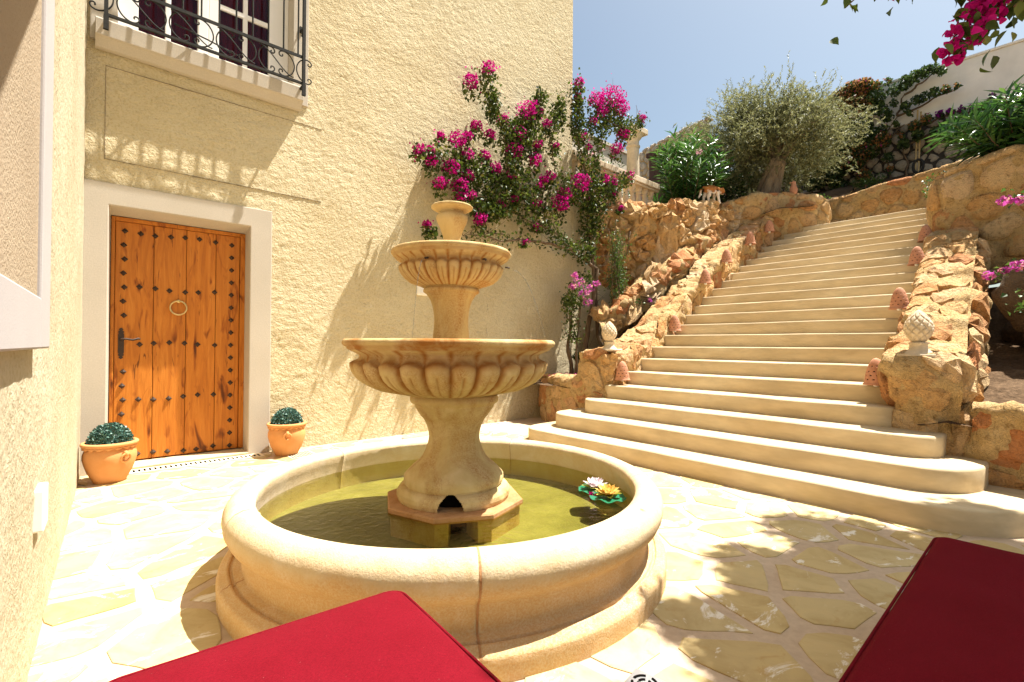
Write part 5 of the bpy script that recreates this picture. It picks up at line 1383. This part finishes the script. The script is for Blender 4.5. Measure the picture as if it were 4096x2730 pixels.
# ---- lance-leaved shrubs
def oleander(name, base, stems, hgt, spread, label, cat='shrub', L=.13, Wd=.022, seed=0, flowers=(), lean=(0, 0), dens=34, minz=0.05, group=None):
    t = empty(name, base, label, cat, group); R = random.Random(seed); C = []; D = []; N = []
    st = MB(); B = Vector(base)
    for k in range(stems):
        a = R.uniform(0, 2 * PI); q = R.random() ** .6; h = hgt * (1 - .45 * q * q) * R.uniform(.7, 1.05)
        tip = B + Vector((math.cos(a) * spread * q + lean[0] * h, math.sin(a) * spread * q + lean[1] * h, h))
        mid = B.lerp(tip, .5) + Vector((math.cos(a), math.sin(a), 0)) * spread * q * .12
        p = [B + Vector((math.cos(a), math.sin(a), 0)) * .08 * R.random(), B.lerp(mid, .6), mid, mid.lerp(tip, .55) + Vector((0, 0, .02)), tip]
        st.tube(p, [.012, .009, .007, .005, .003], 5)
        for i in range(dens):
            f = minz + (1 - minz) * (i + R.random()) / dens; j = min(3, int(f * 4)); pos = p[j].lerp(p[j + 1], f * 4 - j); ax = (p[j + 1] - p[j]).normalized()
            for w in range(3):
                ang = w * 2.1 + i * 1.05 + R.uniform(-.3, .3); sd = ax.orthogonal().normalized(); sd = sd * math.cos(ang) + ax.cross(sd) * math.sin(ang)
                d = (ax * R.uniform(.45, 1.0) + sd + Vector((0, 0, R.uniform(-.15, .2)))).normalized(); ll = L * R.uniform(.7, 1.15)
                C.append(pos + d * ll * .5); D.append(d); N.append(ax + sd * .1)
    st.build('stems', M['bark'], t, True)
    C = np.array(C); D = np.array(D); N = np.array(N)
    quads('leaves', C, D, N, L * rng.uniform(.75, 1.15, len(C)), Wd, M['leaf_oleander'], t, .12)
    for f in flowers: flower_cluster(f, .075, M['pink_flower'], t, 40, 'flower_cluster', .04)
    return t
oleander('oleander', (9.65, 5.28, 3.72), 44, 2.0, .95, 'tall green oleander standing on top of the layered rock face', seed=2, L=.27, Wd=.042, dens=22, flowers=((9.2, 4.75, 5.05),))
oleander('oleander', (9.7, .35, 3.72), 34, .95, .85, 'glossy oleander leaning over the high stone wall at the right edge', seed=5, L=.31, Wd=.050, dens=15, lean=(-.15, .1))
oleander('oleander', (8.6, 6.9, 3.65), 40, 1.75, .95, 'pink flowering oleander behind the white balustrade', seed=8, L=.16, Wd=.026, dens=22,
         flowers=((7.75, 6.3, 5.05), (8.1, 6.2, 4.85), (8.55, 6.15, 4.6), (8.75, 6.1, 4.5), (8.9, 6.2, 4.75), (8.2, 6.4, 5.3), (8.45, 6.1, 4.25), (9.0, 6.0, 4.4), (7.6, 6.4, 5.35)))
def bush(name, c, r, n, label, mat, L=.05, Wd=.03, seed=0, cat='shrub'):
    t = empty(name, (c[0], c[1], c[2] - r[2]), label, cat)
    P = []
    R = random.Random(seed)
    for k in range(14):
        d = Vector((R.uniform(-1, 1), R.uniform(-1, 1), R.uniform(-.4, 1))); q = (c[0] + d.x * r[0] * .6, c[1] + d.y * r[1] * .6, c[2] + d.z * r[2] * .6)
        P.append(blob_pts(q, (r[0] * .5, r[1] * .5, r[2] * .45), n // 14, .5)[0])
    leaves_from('leaves', np.concatenate(P), M[mat], t, L, Wd, .1)
    MB().tube([(c[0], c[1], c[2] - r[2]), (c[0], c[1], c[2])], .02, 6).build('stem', M['bark'], t)
    return t
bush('low_shrub', (12.9, 3.9, 4.55), (.35, .42, .22), 900, 'low round green shrub between the two stone walls behind the steps', 'leaf_bush', .045, .03, 1)
bush('low_shrub', (11.2, 1.12, 3.98), (.5, .5, .20), 1100, 'low pale green shrub on top of the high stone wall', 'leaf_bush', .045, .03, 2)
bush('dark_shrub', (10.9, 5.1, 4.5), (.9, .7, .6), 2200, 'dark green bush in the shade under the olive tree', 'leaf_vine', .07, .045, 3)
bush('dry_grass_tuft', (13.8, 3.0, 5.0), (.2, .4, .22), 300, 'dry yellowish grass tuft before the dry stone wall', 'leaf_bush', .14, .012, 4)

# ---- olive tree
ol = empty('olive_tree', (11.75, 4.55, 4.2), 'silvery olive tree with a gnarled trunk behind the stone walls', 'tree')
Ro = random.Random(12)
B0 = Vector((11.35, 4.28, 4.1)); CC = Vector((11.9, 4.6, 5.70))
tr = MB()
for k in range(5):     # fluted, twisting trunk of several strands
    a = 2 * PI * k / 5; pts = []
    for i in range(9):
        f = i / 8; aa = a + f * 1.5; rr = .17 * (1 - .45 * f) + .55 * max(0, .3 - f)
        pts.append(B0 + Vector((math.cos(aa) * rr, math.sin(aa) * rr - .22 * f * f, 1.15 * f)))
    tr.tube(pts, [.15 - .06 * i / 8 for i in range(9)], 8)
tr.build('trunk', M['olive_bark'], ol, True)
limbs = MB(); clumps = []
fork = B0 + Vector((0, -.22, 1.1))
for k in range(12):
    a = 2 * PI * k / 12 + Ro.uniform(-.25, .25); el = Ro.uniform(.15, 1.25); d = Vector((math.cos(a) * math.cos(el), math.sin(a) * math.cos(el), math.sin(el)))
    end = CC + Vector((d.x * 1.25, d.y * 1.25, d.z * .95 - .1)); w = wander(fork, end, 8, .3, k)
    limbs.tube(w, [.07 - .055 * i / 8 for i in range(9)], 6)
    for j in (4, 5, 6, 7, 8):
        for q in range(4):
            d2 = Vector((Ro.uniform(-1, 1), Ro.uniform(-1, 1), Ro.uniform(-.6, 1))).normalized() * Ro.uniform(.25, .6)
            e2 = Vector(w[j]) + d2; limbs.tube([w[j], Vector(w[j]).lerp(e2, .5) + Vector((0, 0, .03)), e2], [.014, .009, .004], 4)
            clumps.append(e2)
limbs.build('limbs', M['olive_bark'], ol, True)
C = []; D = []; N = []
for k in range(260):     # fill the crown unevenly
    u = Vector((Ro.gauss(0, 1), Ro.gauss(0, 1), Ro.gauss(0, 1))).normalized(); rad = Ro.uniform(.55, 1.0)
    lump = 1 + .22 * noise.noise(u * 2.2 + Vector((3, 1, 5)))
    clumps.append(CC + Vector((u.x * 1.8, u.y * 1.85, u.z * (1.08 if u.z > 0 else .85))) * rad * lump)
for c in clumps:
    out = (c - CC).normalized(); nsh = Ro.randint(14, 22)
    for s in range(nsh):      # shoots
        d = (out * .8 + Vector((Ro.gauss(0, .8), Ro.gauss(0, .8), Ro.gauss(.12, .7)))).normalized(); ln_ = Ro.uniform(.14, .32)
        p0 = c + Vector((Ro.gauss(0, .16), Ro.gauss(0, .16), Ro.gauss(0, .14)))
        sd = d.orthogonal().normalized(); s2 = d.cross(sd)
        for i in range(11):
            f = (i + 1) / 11; a = Ro.uniform(0, 2 * PI); ld = (d * .75 + (sd * math.cos(a) + s2 * math.sin(a)) * .75).normalized()
            C.append(p0 + d * ln_ * f + ld * .022); D.append(ld); N.append(Vector((Ro.gauss(0, .5), Ro.gauss(0, .5), 1)))
C = np.array(C); quads('crown', C, np.array(D), np.array(N), .066, .019, M['leaf_olive'], ol, .1)

# ---- bougainvillea creeping over the dry-stone and white walls (y, z seen on the wall plane x = 14.6)
cr = empty('creeping_bougainvillea', (14.6, 4.0, 5.4), 'dark bougainvillea with orange and violet bracts creeping over the white garden wall', 'climbing plant')
def wp(u, v, X=14.6):
    """pixel of the sketch grid -> (y, z) on the wall"""
    k = X / (( (u - 1176.5) / 1117.5) * .74665 + .66523)
    return (k * (-((u - 1176.5) / 1117.5) * .66523 + .74665), 1.15 + k * (795 - v + (u - 1176) * -.004) / 1117.5)
VB = [(1930, 225, 34, 'o', 1), (1960, 205, 34, 'o', 1), (1985, 190, 24, 'o', 1), (1910, 272, 36, 'g', 1), (1950, 255, 38, 'o', 1), (1980, 235, 30, 'o', 1), (1895, 330, 38, 'g', 1), (1940, 310, 38, 'g', 1), (1978, 285, 28, 'g', 1), (2010, 215, 24, 'g', .8), (1915, 380, 34, 'g', 1), (1960, 355, 34, 'p', 1), (2000, 335, 22, 'p', .8), (2030, 312, 18, 'o', .7),
      (1870, 405, 32, 'g', 1), (1985, 395, 18, 'o', .7), (2020, 240, 18, 'g', .8), (2040, 255, 14, 'g', .8), (2055, 195, 16, 'g', .7), (2080, 178, 18, 'g', .8), (2103, 163, 16, 'g', .8), (2125, 152, 14, 'g', .8), (2145, 143, 11, 'g', .8), (2160, 150, 12, 'g', .7), (2040, 175, 10, 'p', .5), (2015, 185, 12, 'o', .6), (1860, 350, 22, 'g', .8), (1850, 300, 20, 'g', .6),
      (2080, 232, 11, 'g', .8), (2108, 218, 13, 'g', .8), (2128, 208, 11, 'g', .8), (2148, 200, 11, 'g', .7), (2175, 192, 10, 'd', .9), (2200, 184, 6, 'd', .9), (2055, 225, 10, 'g', .7), (2100, 278, 13, 'd', .9), (2130, 262, 12, 'd', .9), (2160, 252, 9, 'v', 1), (2185, 246, 8, 'v', 1), (2210, 240, 7, 'v', 1), (2235, 236, 5, 'v', .8), (2150, 292, 12, 'g', .9), (2180, 284, 10, 'v', 1), (2205, 280, 10, 'v', 1), (2225, 275, 10, 'v', 1), (2250, 260, 9, 'v', 1), (2262, 240, 10, 'g', .9), (2275, 222, 9, 'g', .9), (2282, 208, 6, 'v', 1), (2110, 300, 13, 'g', .9), (2075, 320, 13, 'g', .8), (2060, 272, 8, 'g', .7), (2070, 300, 8, 'd', .7), (2090, 250, 7, 'g', .5), (2240, 262, 9, 'g', .8), (1990, 430, 14, 'g', .6), (1925, 420, 22, 'g', .7), (2040, 350, 12, 'g', .6), (2045, 380, 9, 'o', .5), (2000, 300, 20, 'g', .8), (2030, 285, 12, 'p', .6), (2290, 300, 14, 'g', .6), (2265, 300, 10, 'g', .6)]
lv = []; od = []; vi = []; pu = []
for u, v, r, kind, den in VB:
    y, z = wp(u, v); R_ = r * 14.6 / 1117.5 / 1.55 * 1.12
    n = int(10 + R_ * R_ * 6500 * den)
    lv.append(blob_pts((14.62, y, z), (.16 + R_ * .3, R_, R_), n, 0)[0])
    tgt = {'o': od, 'p': pu, 'v': vi, 'd': od, 'g': None}[kind]
    if tgt is not None: tgt.append(blob_pts((14.54, y, z), (.12 + R_ * .3, R_, R_), int(n * (.8 if kind in 'ov' else .4)), 0)[0])
leaves_from('leaves', np.concatenate(lv), M['leaf_vine'], cr, .085, .06, .5)
leaves_from('dry_bracts', np.concatenate(od), M['bract_dry'], cr, .06, .05, .1)
leaves_from('violet_bracts', np.concatenate(vi), M['bract_violet'], cr, .06, .05, .1)
leaves_from('pink_bracts', np.concatenate(pu), M['bract_dry'], cr, .05, .042, .1)
vb = MB()
for a, b_ in (((1960, 400), (2060, 250)), ((2060, 250), (2075, 200)), ((2060, 250), (2200, 184)), ((2005, 330), (2075, 270)), ((2075, 320), (2282, 208)), ((2100, 300), (2110, 270)), ((2075, 200), (2150, 143)), ((2110, 270), (2235, 236)), ((1900, 470), (1940, 330)), ((2080, 400), (2075, 320)), ((1990, 450), (1985, 380)), ((2045, 420), (2030, 330))):
    ya, za = wp(*a); yb, zb = wp(*b_)
    vb.tube(wander((14.78, ya, za), (14.78, yb, zb), 10, .14, a[0]), [.03 - .018 * i / 10 for i in range(11)], 5)
vb.build('branch', M['bark'], cr, True)

# ---- sprays at the right edge, in front of the dark planter
pr = empty('shade_bougainvillea', (6.2, -.3, 1.2), 'bougainvillea sprays with purple bracts at the right edge, over the dark boulder', 'climbing plant')
sprs = [[(6.4, -.8, 1.7), (6.1, -.2, 1.85), (6.0, .12, 1.86), (5.95, .36, 1.80)], [(6.2, -.7, 1.5), (6.0, -.1, 1.68), (5.98, .20, 1.64)], [(6.2, -.6, 1.3), (6.0, .0, 1.52), (5.98, .24, 1.47)], [(6.6, -.6, 2.35), (6.2, -.1, 2.48), (6.0, .28, 2.44)]]
for k, l in enumerate(sprs): MB().tube(l, [.012, .008, .006, .003][:len(l)], 5).build('branch', M['bark'], pr, True)
P_ = np.concatenate([along(l[1:], 55, .04) for l in sprs]); leaves_from('leaves', P_, M['leaf_bush'], pr, .055, .040, .5)
for c, r in (((5.94, .40, 1.79), .045), ((5.96, .22, 1.86), .05), ((5.97, .30, 1.83), .035), ((5.97, .13, 1.83), .06), ((6.0, .30, 2.44), .05), ((6.0, .22, 2.43), .04)):
    flower_cluster(c, r, M['bract_purple'], pr, 34, 'flower_cluster', .04)

# ---- overhanging bougainvillea: its hanging tips enter at the top right, its crown dapples the paving
ov = empty('overhanging_bougainvillea', (5.2, -3.2, 0), 'overhanging bougainvillea with magenta sprays hanging in at the top right', 'climbing plant')
MB().tube(wander((5.2, -3.2, 0), (5.0, -2.2, 5.0), 12, .25, 3), [.10 - .004 * i for i in range(13)], 10).build('trunk', M['bark'], ov, True)
tips = [[(4.9, -1.4, 4.7), (4.0, -.2, 3.8), (3.4, .30, 3.22), (3.1, .52, 3.02), (2.95, .67, 2.95), (2.91, .72, 2.89)], [(4.4, -.6, 4.1), (3.6, .15, 3.42), (3.2, .34, 3.10), (3.02, .40, 2.97), (2.97, .46, 2.90)],
        [(4.6, -1.0, 4.1), (3.6, -.1, 3.10), (3.18, .16, 2.78), (3.02, .24, 2.58), (2.96, .30, 2.48)], [(4.4, -1.0, 3.9), (3.5, -.25, 3.0), (3.1, .02, 2.75), (2.98, .12, 2.62)], [(4.3, -1.0, 4.0), (3.4, -.1, 3.15), (3.05, .2, 2.85), (2.98, .25, 2.76)]]
tl = []
for k, l in enumerate(tips):
    MB().tube(l, [.018, .010, .007, .005, .004, .003][:len(l)], 6).build('branch', M['bark'], ov, True)
    tl.append(along(l[1:], (170, 120, 210, 170, 130)[k], .05))
P_ = np.concatenate(tl); n = len(P_); s = rng.uniform(.7, 1.2, n)
ovate('hanging_leaves', P_, runit(n) * .8 + np.array([0, 0, -1.0]), runit(n) * .9 + np.array([-.4, -.5, .4]), .060 * s, .039 * s, M['leaf_boug'], ov)
for c, r in (((2.95, .53, 2.90), .04), ((2.97, .37, 2.93), .05), ((2.98, .31, 2.90), .04), ((3.10, .24, 2.83), .07), ((3.04, .20, 2.74), .08), ((2.98, .27, 2.58), .085), ((2.96, .31, 2.50), .05), ((3.0, .21, 2.65), .08), ((3.02, .12, 2.80), .06), ((2.96, .13, 2.70), .05), ((3.05, .10, 2.88), .06)):
    n = int(30 + 4200 * r * r); u = runit(n); s = rng.uniform(.75, 1.15, n)
    ovate('flower_cluster', np.asarray(c) + u * r * rng.uniform(.5, 1.05, n)[:, None], runit(n), u + runit(n) * .6, .040 * s, .031 * s, M['bract'], ov, .5)
# crown: a ragged canopy 5.6 m up; its outline is set by where its shade meets the paving
HC = 5.6
def edge_y(x): return lin(x, [.2, .45, .7, 1.6, 1.9, 2.4, 3.0, 3.6, 4.1, 4.35, 4.5, 4.8, 5.0, 6.6, 7.4], [.2, .5, 1.12, 1.12, 1.28, 1.48, 1.46, 1.32, 1.02, .40, -.9, -.9, .0, .1, -1.5])
cl_ = []; tries = 0
Rc = random.Random(44)
crb = MB()
while len(cl_) < 2600 and tries < 60000:
    tries += 1
    gx = Rc.uniform(.2, 7.4); gy = Rc.uniform(-.75, 1.7); e = edge_y(gx) - gy
    if e < -.12: continue
    q = noise.noise(Vector((gx * 2.1, gy * 2.1, 7.3))) * .75 + noise.noise(Vector((gx * 4.4, gy * 4.4, 3))) * .25
    if q < .44 - e * 1.12: continue
    cl_.append(Vector((gx + HC * .403, gy - HC * .165, HC + .25 * noise.noise(Vector((gx, gy, 1))) + Rc.uniform(-.12, .2))))
P_ = np.concatenate([blob_pts(c, (.15, .15, .09), 26, 0)[0] for c in cl_])
leaves_from('crown', P_, M['leaf_boug'], ov, .078, .052, .2)
for k in range(16):
    a = Rc.choice(cl_); b_ = Vector((5.0, -2.2, 5.0))
    crb.tube(wander(b_, a, 8, .35, k), [.04 - .004 * i for i in range(9)], 5)
crb.build('limbs', M['bark'], ov, True)
for k in range(40):
    c = Rc.choice(cl_); flower_cluster(c, .10, M['bract'], ov, 50, 'flower_cluster', .045)
